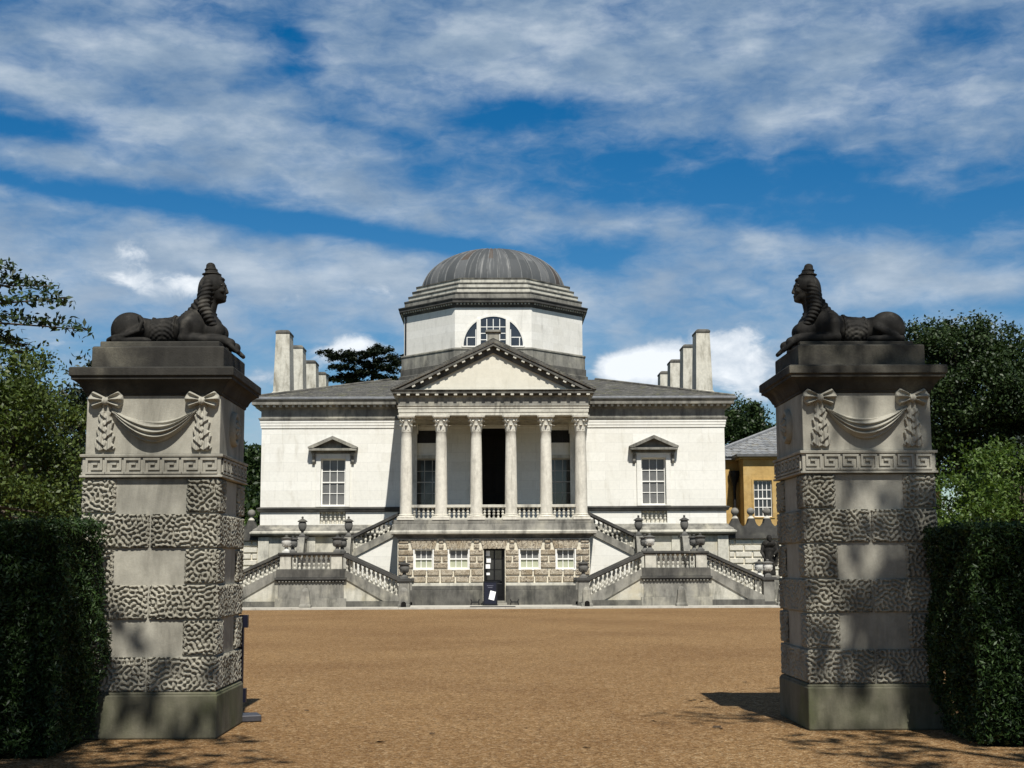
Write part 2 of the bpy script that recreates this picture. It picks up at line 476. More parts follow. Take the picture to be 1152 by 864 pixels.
# lead dome: grey sheets, each slightly different, pale runs below the rolls
m, n, b = new_mat('lead_sheet')
p = geo_pos(n); xyz = n.sep(p)
ang = n.math('ARCTAN2', n.math('SUBTRACT', xyz[0], 0.0), n.math('SUBTRACT', xyz[1], 10.35))
sheet = n.math('FLOOR', n.math('MULTIPLY_ADD', ang, 40 / (2 * pi), .5))
wn = n.node('ShaderNodeTexWhiteNoise', noise_dimensions='2D')
n.put(wn.inputs['Vector'], n.comb(sheet, n.math('FLOOR', n.math('MULTIPLY', n.math('SUBTRACT', xyz[2], 15.6), .62)), 0))
c = n.ramp(wn.outputs['Value'], [(0, (.055, .060, .063)), (.6, (.078, .083, .086)), (.93, (.11, .114, .116)), (.97, (.072, .058, .048)), (1, (.062, .052, .045))])
st = n.noise(n.comb(n.math('MULTIPLY', ang, 22), n.math('MULTIPLY', xyz[2], .5), 0), 1.0, 5, .6)
c = n.mix(n.math('MULTIPLY', n.smooth(st, .54, .74), .7), c, (.26, .26, .25))
n.put(b.inputs['Base Color'], c); b.inputs['Roughness'].default_value = .75; b.inputs['Specular IOR Level'].default_value = .25
bump(n, b, st, .2, .01)
M['lead'] = m

# slates
def slate(name, a, bb, moss, row=.16):
    m, n, b = new_mat(name)
    p = geo_pos(n); xyz = n.sep(p)
    br = n.node('ShaderNodeTexBrick')
    n.put(br.inputs['Vector'], n.comb(n.math('ADD', xyz[0], n.math('MULTIPLY', xyz[1], .37)), n.math('MULTIPLY', xyz[2], 1.0), 0))
    br.inputs['Scale'].default_value = 1; br.inputs['Brick Width'].default_value = .36; br.inputs['Row Height'].default_value = row; br.inputs['Mortar Size'].default_value = .012
    br.inputs['Color1'].default_value = (*a, 1); br.inputs['Color2'].default_value = (*bb, 1); br.inputs['Mortar'].default_value = (.02, .02, .018, 1)
    k = n.noise(n.mapping(p, (0, 0, 0), (0, 0, 0), (1, 1, 3)), 2.2, 7, .68)
    c = n.mix(n.smooth(k, .5, .7), br.outputs['Color'], moss)
    c = n.mix(n.math('MULTIPLY', n.smooth(n.noise(n.mapping(p, (4, 5, 6), (0, 0, 0), (1.6, 1.6, 9)), 2.2, 8, .75), .54, .66), .8), c, (.27, .255, .21))
    c = n.mix(n.smooth(n.noise(n.mapping(p, (14, 5, 2), (0, 0, 0), (1.3, 1.3, 7)), 1.6, 8, .75), .55, .64), c, (.018, .018, .014))
    n.put(b.inputs['Base Color'], c); b.inputs['Roughness'].default_value = .75
    bump(n, b, n.math('ADD', n.math('MULTIPLY', br.outputs['Fac'], -.6), k), .5, .03)
    return m
M['slate'] = slate('old_slates', (.055, .052, .047), (.13, .125, .108), (.075, .075, .032), .055)
M['slate_blue'] = slate('grey_slates', (.13, .14, .15), (.21, .22, .23), (.14, .13, .10), .16)
M['gutter'] = plain('lead_gutter', (.26, .27, .28), .5, .2, .4, .3, 5)

# vermiculated brown basement blocks: worm-eaten faces; shade in the grooves is painted into the colour
m, n, b = new_mat('brown_vermiculated')
p = geo_pos(n)
wn_ = n.noise(n.mapping(p, (0, 0, 0), (0, 0, 0), (1, .3, 1.25)), 4.8, 1.5, .5, .4)
hh = n.math('SUBTRACT', 1.0, n.smooth(n.math('ABSOLUTE', n.math('SINE', n.math('MULTIPLY', wn_, 34.0))), .28, .62))
k = n.noise(p, 9, 3, .5)
c = n.mix(hh, n.mix(n.smooth(k, .35, .65), (.45, .40, .31), (.33, .28, .20)), (.095, .075, .055))
c = n.mix(n.smooth(n.noise(p, 1.1, 4, .6), .45, .7), c, n.mix(1.0, c, (.72, .66, .58), 'MULTIPLY'))
n.put(b.inputs['Base Color'], c); b.inputs['Roughness'].default_value = .95
bump(n, b, hh, -1.0, .05)
M['brown_block'] = m
M['joint'] = stone('pale_joints', (.70, .65, .52), (.52, .46, .34), .5, .8, 40, .9, .3)

# gravel
m, n, b = new_mat('gravel')
p = geo_pos(n)
vn = n.node('ShaderNodeTexVoronoi'); n.put(vn.inputs['Vector'], p); vn.inputs['Scale'].default_value = 62
rnd = n.sep(vn.outputs['Color'])[0]
c = n.ramp(rnd, [(0, (.065, .036, .016)), (.25, (.148, .083, .034)), (.6, (.244, .141, .060)), (.88, (.37, .238, .118)), (1, (.56, .46, .31))])
vn2 = n.node('ShaderNodeTexVoronoi'); n.put(vn2.inputs['Vector'], p); vn2.inputs['Scale'].default_value = 24
c = n.mix(.42, c, n.ramp(n.sep(vn2.outputs['Color'])[0], [(0, (.07, .038, .016)), (.4, (.202, .114, .046)), (.8, (.295, .180, .081)), (1, (.46, .34, .20))]))
patch = n.noise(p, .22, 7, .62, .2)
c = n.mix(n.smooth(patch, .35, .7), n.mix(1.0, c, (1.06, 1.06, 1.02), 'MULTIPLY'), n.mix(1.0, c, (.84, .80, .75), 'MULTIPLY'))
mid = n.noise(p, 3.5, 6, .7)
c = n.mix(n.smooth(mid, .40, .66), c, n.mix(1.0, c, (.91, .90, .88), 'MULTIPLY'))
n.put(b.inputs['Base Color'], c); b.inputs['Roughness'].default_value = .95; b.inputs['Specular IOR Level'].default_value = .15
bump(n, b, n.math('ADD', vn.outputs['Distance'], n.math('MULTIPLY', n.noise(p, 8, 4, .6), .9)), .8, .02)
M['gravel'] = m
M['turf'] = plain('rough_grass', (.06, .085, .025), .95, 0, .1, .4, 3, .5)

M['leaf_olive'] = leaf_mat('olive_leaves', (.032, .052, .010), (.080, .112, .022), (.14, .175, .045), .22)
M['leaf_dark'] = leaf_mat('dark_leaves', (.014, .028, .009), (.032, .056, .015), (.055, .085, .026), .15)
M['leaf_conifer'] = leaf_mat('conifer_needles', (.010, .018, .008), (.024, .036, .014), (.04, .05, .022), .1)
M['leaf_cedar'] = leaf_mat('cedar_needles', (.010, .016, .009), (.024, .034, .018), (.045, .055, .032), .08)
M['leaf_bright'] = leaf_mat('bright_leaves', (.045, .085, .014), (.095, .15, .028), (.16, .22, .06), .28)
M['leaf_yew'] = leaf_mat('yew_needles', (.013, .029, .008), (.030, .060, .014), (.055, .10, .024), .12, .5)
M['leaf_shade'] = leaf_mat('lime_leaves', (.04, .07, .015), (.07, .11, .025), None, .25)
M['yew_core'] = plain('yew_core_dark', (.010, .014, .006), .95, 0, .05, .4, 20)


# ------------------------------------------------------------------ ground, paving
def slab(name, x0, x1, y0, y1, z, mat, h=0):
    mb = MB()
    if h: mb.box(x0, x1, y0, y1, z - h, z)
    else: mb.add([(x0, y0, z), (x1, y0, z), (x1, y1, z), (x0, y1, z)], [(0, 1, 2, 3)])
    o = mb.build(name, mat); o['kind'] = 'structure'; return o
slab('ground', -1500, 1500, -400, 2500, -.004, M['turf'])
slab('gravel_forecourt', -24, 24, -110, -4, 0, M['gravel'])
slab('pavement', -15, 15, -6.75, -3.2, .075, M['pave'], .075)


# ------------------------------------------------------------------ villa
villa = thing('villa', 'white domed classical villa with columned portico and pediment beyond the gravel court', 'villa')
VC = 10.35
HW = 10.38
RECT = [(-HW, 0), (HW, 0), (HW, 20.7), (-HW, 20.7)]

# main wall with openings
win_holes = [(s * 7.16 - .55, s * 7.16 + .55, 4.36, 6.46) for s in (-1, 1)]
blind = [(s * 7.16 - .58, s * 7.16 + .58, 3.56, 4.10) for s in (-1, 1)]
pwin = [(s * 2.92 - .58, s * 2.92 + .58, 4.36, 6.45) for s in (-1, 1)]
pgrille = [(s * 2.92 - .5, s * 2.92 + .5, 7.15, 7.72) for s in (-1, 1)]
door_hole = [(-.86, .86, 3.60, 7.98)]
mb = MB()
mb.wall(-HW, HW, 3.30, 8.30, win_holes + blind + pwin + pgrille + door_hole, 0, .42)
mb.box(-HW + .001, HW - .001, .42, 20.7, 3.3, 8.30)
mb.box(-HW + .02, HW - .02, .02, 20.68, 8.30, 9.0)
mb.build('wall', M['stucco'], villa)
mb = MB(); mb.box(-HW - .04, HW + .04, -.08, 20.74, 0, 3.0)
mb.build('lower_wall', M['stucco_old'], villa)
# framed buff panels of the lower wall
mb = MB()
for s in (-1, 1):
    for a, b2 in ((-10.42, -9.95), (-8.25, -7.9), (-6.6, -6.2)):
        x0, x1 = sorted((s * a, s * b2)); mb.box(x0, x1, -.16, -.078, 0, 2.98)
build_each(mb, 'wall_strip', M['light_stone'], villa)
mb = MB()
mb.ring(RECT, [(0, 2.94), (.10, 2.98), (.13, 3.02)]); mb.ring(RECT, [(.13, 3.02), (.34, 3.06), (.36, 3.10)])
mb.build('ledge_bed', M['dark_stone'], villa)
mb = MB(); mb.ring(RECT, [(.36, 3.10), (.39, 3.14), (.39, 3.20), (.30, 3.24)]); mb.build('ledge_fascia', M['light_stone'], villa)
mb = MB(); mb.ring(RECT, [(.30, 3.24), (.26, 3.32), (.10, 3.42), (.06, 3.50), (0, 3.52)]); mb.build('ledge', M['grey_stone'], villa)
mb = MB(); mb.ring(RECT, [(0, 4.08), (.09, 4.11), (.13, 4.20), (.15, 4.22), (.15, 4.27), (0, 4.31)]); 
mb.build('string_course', M['coping'], villa)
# entablature
mb = MB(); mb.ring(RECT, [(.0, 7.80), (.015, 7.83), (.04, 7.84), (.04, 7.93), (.06, 7.95), (.06, 8.06), (.08, 8.08), (.08, 8.17)]); mb.build('architrave', M['stucco'], villa, 30)
mb = MB(); mb.ring(RECT, [(.08, 8.17), (.10, 8.18), (.14, 8.25), (.14, 8.28), (.03, 8.31), (.03, 8.66), (.09, 8.72), (.12, 8.74)]); mb.build('frieze', M['grey_stone'], villa, 30)
mb = MB(); mb.ring(RECT, [(.12, 8.74), (.14, 8.84), (.40, 8.86), (.41, 8.99), (.45, 9.03), (.49, 9.09)]); mb.build('cornice', M['grey_stone'], villa, 30)
mb = MB(); mb.ring(RECT, [(.49, 9.09), (.50, 9.12), (.50, 9.17), (.44, 9.20), (.36, 9.20)]); mb.build('gutter', M['gutter'], villa, 30)
mb = MB()
k = int(2 * HW / .28)
for i in range(k + 1):
    x = -HW + .02 + i * (2 * HW - .04) / k
    if abs(x) < 4.2: continue
    mb.box(x - .055, x + .055, -.32, -.13, 8.76, 8.855)
for sx in (-1, 1):
    for i in range(70):
        y = .2 + i * .29
        x0, x1 = sorted((sx * (HW + .13), sx * (HW + .32))); mb.box(x0, x1, y - .055, y + .055, 8.76, 8.855)
mb.build('dentil_molding', M['light_stone'], villa)
# roof
mb = MB()
def octagon(a, cy=VC, cx=0):
    r = a / cos(pi / 8)
    return [(cx + r * cos(pi / 8 + i * pi / 4), cy + r * sin(pi / 8 + i * pi / 4)) for i in range(8)]
e, t_ = HW + .42, 5.0
zt = 10.72
v = [(-e, VC - e, 9.18), (e, VC - e, 9.18), (e, VC + e, 9.18), (-e, VC + e, 9.18), (-t_, VC - t_, zt), (t_, VC - t_, zt), (t_, VC + t_, zt), (-t_, VC + t_, zt)]
mb.add(v, [(0, 1, 5, 4), (1, 2, 6, 5), (2, 3, 7, 6), (3, 0, 4, 7), (4, 5, 6, 7), (3, 2, 1, 0)])
roof = mb.build('roof', M['slate'], villa)
mb = MB()
for sx in (-1, 1):
    mb.tube([(sx * e, VC - e, 9.2), (sx * t_, VC - t_, zt + .02)], .07, 6)
    mb.tube([(sx * e, VC + e, 9.2), (sx * t_, VC + t_, zt + .02)], .07, 6)
build_each(mb, 'hip_roll', M['dark_stone'], roof, smooth=40)
# obelisk chimneys, four on each side
for sx in (-1, 1):
    for i, y in enumerate((2.8, 7.3, 12.4, 16.9)):
        cx = sx * 9.86
        mb = MB()
        b0, b1, d0, d1 = .39, .315, .70, .60
        mb.ring([(cx - b0, y - d0), (cx + b0, y - d0), (cx + b0, y + d0), (cx - b0, y + d0)], [(.05, 9.15), (.05, 9.72), (0, 9.76)], True)
        q = [(cx - b1, y - d1), (cx + b1, y - d1), (cx + b1, y + d1), (cx - b1, y + d1)]
        w0 = [(cx - b0, y - d0), (cx + b0, y - d0), (cx + b0, y + d0), (cx - b0, y + d0)]
        mb.add([(*p2, 9.7) for p2 in w0] + [(*p2, 12.55) for p2 in q], [(0, 1, 5, 4), (1, 2, 6, 5), (2, 3, 7, 6), (3, 0, 4, 7)])
        ch = mb.build('chimney', stone('chimney_stucco_%d%d' % (sx + 1, i), (.58, .56, .48), (.17, .155, .115), .44, .68, 40, .9, .75, bstr=.3) if (sx == -1 and i == 0) else bpy.data.materials['chimney_stucco_00'], villa)
        mb = MB(); mb.ring(q, [(0, 12.5), (.025, 12.52), (.03, 12.60), (-.02, 12.66), (-.10, 12.70)], True)
        mb.build('chimney_cap', M['dark_stone'], ch)

# octagonal drum
A0 = 4.59
mb = MB(); mb.ring(octagon(A0), [(0, 12.3), (0, 14.50)], True)
drum = mb.build('drum', M['stucco_drum'], villa)
mb = MB(); mb.ring(octagon(A0), [(.26, 10.6), (.26, 11.25), (.17, 11.30), (.17, 11.62), (.12, 11.66)]); mb.build('drum_foot', M['dark_stone'], villa)
mb = MB(); mb.ring(octagon(A0), [(.12, 11.66), (.12, 12.24), (.16, 12.28), (.16, 12.34), (0, 12.40)]); mb.build('drum_plinth', M['grey_stone'], villa)
mb = MB(); mb.ring(octagon(A0), [(0, 14.40), (.05, 14.43), (.07, 14.50), (.10, 14.53), (.10, 14.60), (.25, 14.63), (.25, 14.72), (.30, 14.80), (.30, 14.84), (0, 14.88)]); mb.build('drum_cornice', M['coping'], villa)
mb = MB()
o8 = octagon(A0 + .12)
for i in range(8):
    a, b2 = Vector(o8[i]), Vector(o8[(i + 1) % 8]); nn = int((b2 - a).length / .17)
    for k in range(1, nn):
        q = a + (b2 - a) * k / nn
        mb.box(q.x - .04, q.x + .04, q.y - .05, q.y + .05, 14.54, 14.61)
mb.build('drum_molding', M['light_stone'], villa)
steps = []
z = 14.88; o = .0
prof_l = []; 
for i, (oo, zz, z2) in enumerate(((-.02, 14.86, 15.20), (-.22, 15.20, 15.48), (-.42, 15.48, 15.76), (-.62, 15.76, 16.04))):
    mb = MB(); mb.ring(octagon(A0), [(oo, zz), (oo, z2 - .07)]); mb.build('dome_step', M['light_stone'] if i else M['grey_stone'], villa)
    mb = MB(); mb.ring(octagon(A0), [(oo, z2 - .07), (oo + .03, z2 - .06), (oo + .03, z2), (oo - .20, z2 + .004)], i == 3); mb.build('step_edge', M['dark_stone'], villa)
# dome of lead sheets with rolls
mb = MB(); prof = []
R_, Hd, z0 = 3.78, 2.26, 16.03
for i in range(25):
    a = i / 24 * pi / 2
    prof.append((max(R_ * cos(a) ** 1.0, .02), z0 + Hd * sin(a)))
mb.lathe(prof, (0, VC, 0), 96, True)
dome = mb.build('dome', M['lead'], villa, 60)
mb = MB()
for i in range(40):
    a = 2 * pi * (i + .5) / 40
    pts = [((r + .005) * cos(a), VC + (r + .005) * sin(a), zz + .004) for r, zz in prof[:-3]]
    mb.tube([(x, y, zq) for x, y, zq in pts], .032, 5)
mb.build('lead_roll', plain('lead_roll_metal', (.16, .165, .165), .7, 0, .3, .4, 3), dome, 60)
mb = MB(); mb.lathe([(.5, 18.24), (.45, 18.31), (.25, 18.35), (.02, 18.37)], (0, VC, 0), 24); mb.build('dome_crown', M['lead'], dome, 60)
# thermal window in the front facet
FY = VC - A0
def arc(r, cx, cz, n=24, a0=0, a1=pi): return [(cx + r * cos(a0 + (a1 - a0) * i / n), cz + r * sin(a0 + (a1 - a0) * i / n)) for i in range(n + 1)]
mb = MB(); mb.xz(arc(1.50, 0, 12.44), FY - .015, FY + .02)
th = mb.build('thermal_window', M['glass'], villa)
mb = MB()
mb.box(-1.54, 1.54, FY - .10, FY - .012, 12.40, 12.47)
for s in (-1, 1):
    mb.box(s * .72 - .10, s * .72 + .10, FY - .11, FY - .012, 12.47, 13.78)
o_, i_ = arc(1.56, 0, 12.47, 28), arc(1.47, 0, 12.47, 28)
for k in range(28): mb.xz([o_[k], o_[k + 1], i_[k + 1], i_[k]], FY - .06, FY - .014)
mb.build('window_frame', M['stucco_drum'], th)
mb = MB()
for x in (-.32, 0, .32): 
    mb.box(x - .018 if abs(x) > .1 else x - .018, x + .018, FY - .035, FY - .016, 12.47, 13.82)
for zz in (12.78, 13.1, 13.42): mb.box(-.62, .62, FY - .034, FY - .017, zz - .018, zz + .018)
for s in (-1, 1):
    mb.box(s * 1.1 - .2, s * 1.1 + .26 if s > 0 else s * 1.1 + .2, FY - .034, FY - .017, 12.88, 12.92)
    mb.box(s * 1.30 - .02, s * 1.30 + .02, FY - .036, FY - .018, 12.47, 12.9); mb.box(s * .86 - .02, s * .86 + .02, FY - .036, FY - .018, 12.47, 13.3)
mb.build('glazing_bars', M['white_paint'], th)
mb = MB(); mb.tube([(-4.5, VC - 2.05, 12.4), (-4.5, VC - 2.05, 14.45)], .04, 8); mb.build('drainpipe', M['iron'], villa, 60)


def sash(parent, cx, y, z0, z1, w, cols, rows, frame, pane, fr=.06, bar=.028, lower=None, midz=None):
    """sliding sash: painted frame with bars, glass set behind"""
    mb = MB()
    mb.wall(cx - w / 2, cx + w / 2, z0, z1, [(cx - w / 2 + fr, cx + w / 2 - fr, z0 + fr, z1 - fr)], y, y + .08)
    iw, ih = w - 2 * fr, z1 - z0 - 2 * fr
    for i in range(1, cols): x = cx - iw / 2 + iw * i / cols; mb.box(x - bar / 2, x + bar / 2, y + .012, y + .06, z0 + fr, z1 - fr)
    for j in range(1, rows):
        zz = z0 + fr + ih * j / rows; hb = bar / 2 * (1.9 if j * 2 == rows else 1)
        mb.box(cx - iw / 2, cx + iw / 2, y + .008 - (.02 if j * 2 == rows else 0), y + .058, zz - hb, zz + hb)
    f = mb.build('sash_frame', frame, parent)
    mb = MB()
    zm = midz if midz else z0 + fr
    mb.box(cx - iw / 2 - .01, cx + iw / 2 + .01, y + .045, y + .075, zm if lower else z0 + fr - .01, z1 - fr + .01)
    mb.build('pane', pane, parent)
    if lower:
        mb = MB(); mb.box(cx - iw / 2 - .01, cx + iw / 2 + .01, y + .045, y + .075, z0 + fr - .01, zm - .001); mb.build('blind_pane', lower, parent)


# the two big side windows with pediments
for s in (-1, 1):
    cx = s * 7.16
    mb = MB()
    mb.wall(cx - .76, cx + .76, 4.31, 6.66, [(cx - .55, cx + .55, 4.36, 6.46)], -.09, -.001)
    mb.box(cx - .80, cx + .80, -.105, -.002, 6.62, 6.68)
    w = mb.build('window', M['stucco'], villa, 0, .012)
    sash(w, cx, .16, 4.36, 6.46, 1.10, 3, 4, M['white_paint'], M['glass_low'])
    mb = MB()
    mb.box(cx - .98, cx + .98, -.13, -.004, 6.70, 6.80)
    mb.box(cx - 1.06, cx + 1.06, -.42, -.003, 6.80, 6.90)
    mb.xz([(cx - .96, 6.90), (cx + .96, 6.90), (cx, 7.33)], -.12, -.003)
    mb.xz([(cx - 1.10, 6.90), (cx - .9, 6.90), (cx, 7.30), (cx, 7.45), (cx - 1.10, 6.97)], -.44, -.002)
    mb.xz([(cx + 1.10, 6.90), (cx + .9, 6.90), (cx, 7.30), (cx, 7.45), (cx + 1.10, 6.97)], -.44, -.002)
    mb.build('window_pediment', M['grey_stone'], w)
    mb = MB()
    for q in (-1, 1):
        x = cx + q * .87
        mb.yz([(-.005, 6.20), (-.10, 6.22), (-.15, 6.32), (-.13, 6.42), (-.17, 6.52), (-.15, 6.54), (-.24, 6.63), (-.26, 6.72), (-.32, 6.72), (-.005, 6.72)], x - .055, x + .055)
    build_each(mb, 'bracket', M['grey_stone'], w)
    mb = MB(); mb.box(cx - .68, cx + .68, .20, .26, 3.5, 4.12); mb.build('apron_recess', M['tympanum'], w)

# lathe profile of a double-bellied baluster, unit height
BAL = [(.30, 0), (.30, .10), (.16, .13), (.13, .19), (.25, .29), (.30, .36), (.26, .44), (.13, .50), (.26, .57), (.29, .63), (.22, .72), (.13, .82), (.16, .87), (.30, .90), (.30, 1.0)]
mbal = MB(); mbal.lathe([(r * .34, z) for r, z in BAL], n=9)
bal_me = mbal.build('baluster', M['light_stone'], None, 50)
BAL_ME = bal_me.data
bpy.data.objects.remove(bal_me)
def baluster(parent, x, y, z0, z1, rs=1.0, me=None):
    o = bpy.data.objects.new('baluster', me or BAL_ME); COL.objects.link(o); o.parent = parent
    o.location = (x, y, z0); o.scale = (.62 * rs, .62 * rs, z1 - z0)
    return o
for s in (-1, 1):
    for i in range(6): baluster(villa, s * 7.16 - .49 + i * .196, .10, 3.56, 4.10, 1.0)

# portico: basement
mb = MB()
bh = [(-3.32, -2.55, 1.57, 2.38), (-1.88, -1.06, 1.57, 2.38), (1.08, 1.91, 1.56, 2.37), (2.62, 3.39, 1.55, 2.37), (-.42, .46, .10, 2.46)]
mb.wall(-4.02, 4.02, 0, 2.88, bh, -3.55, -3.2); mb.box(-4.02, 4.02, -2.9, -.09, 0, 2.88); mb.box(-.5, .55, -3.2, -2.9, .1, 2.5)
for s in (-1, 1): mb.box(min(s * 4.02, s * 3.6), max(s * 4.02, s * 3.6), -3.2, -2.9, 0, 2.88)
mb.build('basement_wall', M['joint'], villa)
mb = MB(); r2 = random.Random(3)
def in_hole(x0, x1, z0, z1):
    return any(x0 < h[1] - .01 and x1 > h[0] + .01 and z0 < h[3] - .01 and z1 > h[2] + .01 for h in bh)
g_ = .027
rows = [(.98, 1.27), (1.27, 1.57), (1.57, 1.84), (1.84, 2.11), (2.11, 2.38)]
def blk(x0, x1, z0, z1, y=-3.55):
    d = .05 + r2.random() * .02
    mb.add([(x0 + g_, y, z0 + g_), (x1 - g_, y, z0 + g_), (x1 - g_, y, z1 - g_), (x0 + g_, y, z1 - g_), (x0 + g_ + .03, y - d, z0 + g_ + .03), (x1 - g_ - .03, y - d, z0 + g_ + .03), (x1 - g_ - .03, y - d, z1 - g_ - .03), (x0 + g_ + .03, y - d, z1 - g_ - .03)],
           [(4, 5, 6, 7), (0, 1, 5, 4), (1, 2, 6, 5), (2, 3, 7, 6), (3, 0, 4, 7)])
for ri, (z0, z1) in enumerate(rows):
    segs = []
    if ri < 2: solid = [(-4.02, -.42), (.46, 4.02)]
    else: solid = [(-4.02, -3.32), (-2.55, -1.88), (-1.06, -.42), (.46, 1.08), (1.91, 2.62), (3.39, 4.02)]
    for a, b2 in solid:
        n_ = max(1, round((b2 - a) / (.62 if ri < 2 else .40)))
        if ri >= 2: n_ = 2 if (ri % 2) else 1
        cuts = [a + (b2 - a) * (i + (r2.uniform(-.12, .12) if 0 < i < n_ else 0)) / n_ for i in range(n_ + 1)]
        for i in range(n_): blk(cuts[i], cuts[i + 1], z0, z1)
# top course with splayed flat arches
ops = [(h[0], h[1]) for h in bh]; ops.sort()
edges = [-4.02]
for a, b2 in ops:
    c = (a + b2) / 2
    wv = .19
    for j in range(-2, 3):
        xl0, xl1 = c + (j - .5) * wv, c + (j + .5) * wv
        k2 = 1.22
        d = .055
        zb, zt2 = 2.40, 2.80
        q = [(xl0 + .012, zb), (xl1 - .012, zb), (c + (xl1 - c) * k2 - .012, zt2), (c + (xl0 - c) * k2 + .012, zt2)]
        mb.xz(q, -3.55 - d, -3.549)
prev = -4.02
for a, b2 in ops + [(4.6, 5)]:
    c = (a + b2) / 2; x1 = min(c - .6, 4.02)
    if x1 - prev > .1:
        n_ = max(1, round((x1 - prev) / .42))
        for i in range(n_):
            blk(prev + (x1 - prev) * i / n_, prev + (x1 - prev) * (i + 1) / n_, 2.38, 2.60); blk(prev + (x1 - prev) * i / n_, prev + (x1 - prev) * (i + 1) / n_, 2.60, 2.82)
    prev = c + .6
for sx in (-1, 1):      # the two flanks
    pass
mb.build('vermiculated_blocks', M['brown_block'], villa)
for hx in bh[:4]:
    cx = (hx[0] + hx[1]) / 2
    mb = MB(); mb.wall(hx[0] - .05, hx[1] + .05, hx[2] - .06, hx[3] + .02, [(hx[0] + .01, hx[1] - .01, hx[2] + .01, hx[3] - .01)], -3.58, -3.52)
    w = mb.build('basement_window', M['white_paint'], villa)
    sash(w, cx, -3.45, hx[2], hx[3], hx[1] - hx[0], 3, 2, M['white_paint'], M['glass_low'], .05, .03, M['glass_blind'], hx[2] + (hx[3] - hx[2]) * .54)
mb = MB()
mb.box(-4.1, -.46, -3.70, -3.54, .86, .98); mb.box(.50, 4.1, -3.70, -3.54, .86, .98)
mb.build('basement_band', M['light_stone'], villa, 0, .015)
mb = MB()
mb.box(-4.1, -.46, -3.72, -3.53, .70, .859); mb.box(.50, 4.1, -3.72, -3.53, .70, .859)
mb.box(-4.12, -.46, -3.76, -3.53, 0, .70); mb.box(.50, 4.12, -3.76, -3.53, 0, .70)
mb.build('basement_plinth', M['dark_stone'], villa, 0, .015)
# basement door
mb = MB(); mb.wall(-.42, .46, .24, 2.46, [(-.34, .38, .30, 2.38)], -3.36, -3.25)
dr = mb.build('basement_door', M['black_paint'], villa)
mb = MB(); mb.box(-.34, .38, -3.29, -3.25, .30, 2.38)
for x0, x1, z0, z1 in ((-.30, 0.0, .4, .95), (.04, .34, .4, .95)): mb.box(x0, x1, -3.31, -3.289, z0, z1)
mb.build('door_leaf', M['black_paint'], dr, 0, .006)
mb = MB()
for x0, x1 in ((-.28, -.01), (.05, .32)):
    for z0, z1 in ((1.10, 1.50), (1.54, 1.94), (1.98, 2.32)): mb.box(x0, x1, -3.296, -3.288, z0, z1)
mb.build('pane', M['glass'], dr)
mb = MB()
for x, z, w, h in ((-.25, 2.20, .16, .22), (-.22, 1.92, .18, .2), (-.26, 1.66, .2, .18), (-.24, 1.35, .14, .1)): mb.box(x - w / 2, x + w / 2, -3.306, -3.297, z - h / 2, z + h / 2)
build_each(mb, 'notice', M['paper'], dr)
mb = MB(); mb.lathe([(.03, 0), (.035, .02), (.02, .05), (.002, .055)], n=10); hd = mb.build('door_handle', M['iron'], dr, 50, loc=(.30, -3.31, 1.05)); hd.rotation_euler = (radians(90), 0, 0)
mb = MB(); mb.box(-.50, .54, -4.05, -3.3, .075, .17); mb.box(-.46, .50, -3.8, -3.3, .17, .24); mb.build('door_step', M['grey_stone'], villa, 0, .01)
# cornice above the basement and the portico floor
PR = [(-4.02, -3.55), (4.02, -3.55), (4.02, -.1), (-4.02, -.1)]
mb = MB(); mb.ring(PR, [(.0, 2.82), (.05, 2.86), (.08, 2.94), (.20, 2.98), (.24, 3.0)]); mb.build('floor_cornice_bed', M['dark_stone'], villa)
mb = MB(); mb.ring(PR, [(.24, 3.0), (.28, 3.03), (.30, 3.12), (.26, 3.16)]); mb.build('floor_fascia', M['light_stone'], villa)
mb = MB(); mb.ring(PR, [(.26, 3.16), (.24, 3.22), (.20, 3.42), (.12, 3.452)], False)
mb.box(-4.18, 4.18, -3.71, -.002, 3.45, 3.601)
mb.build('portico_floor', M['grey_stone'], villa)
# columns
CY = -3.38
cprof = [(.262, 0)]
for i in range(13):
    t = i / 12
    cprof.append((.262 - .042 * t ** 1.7, .22 + t * 3.22))
shaft = MB(); shaft.lathe([(.285, .14), (.29, .17), (.285, .205), (.262, .22)] + cprof[1:] + [(.235, 3.455), (.235, 3.48), (.21, 3.49)], n=28)
basem = MB(); basem.box(-.36, .36, -.36, .36, 0, .10); basem.lathe([(.34, .10), (.365, .125), (.34, .155), (.29, .165), (.285, .18), (.31, .20), (.285, .225)], n=28)
cap = MB()
cap.lathe([(.195, 3.46), (.19, 3.6), (.195, 3.8), (.23, 3.95), (.27, 3.99)], n=20)
for tier, (zb, h, r0, nl, off) in enumerate(((3.48, .24, .215, 8, 0), (3.52, .38, .222, 8, .5))):
    for k in range(nl):
        a = 2 * pi * (k + off) / nl
        pr = [(r0, zb, .075), (r0 + .015, zb + h * .45, .085), (r0 + .03, zb + h * .8, .07), (r0 + .115, zb + h, .055), (r0 + .15, zb + h * .90, .03)]
        vs = []
        for r, z, w in pr:
            for tt, rr in ((-1, -.012), (-.5, .012), (0, .022), (.5, .012), (1, -.012)):
                x = r + rr; y = w * tt
                vs.append((x * cos(a) - y * sin(a), x * sin(a) + y * cos(a), z))
        fs = [(i * 5 + j, i * 5 + j + 1, (i + 1) * 5 + j + 1, (i + 1) * 5 + j) for i in range(4) for j in range(4)]
        cap.add(vs, fs)
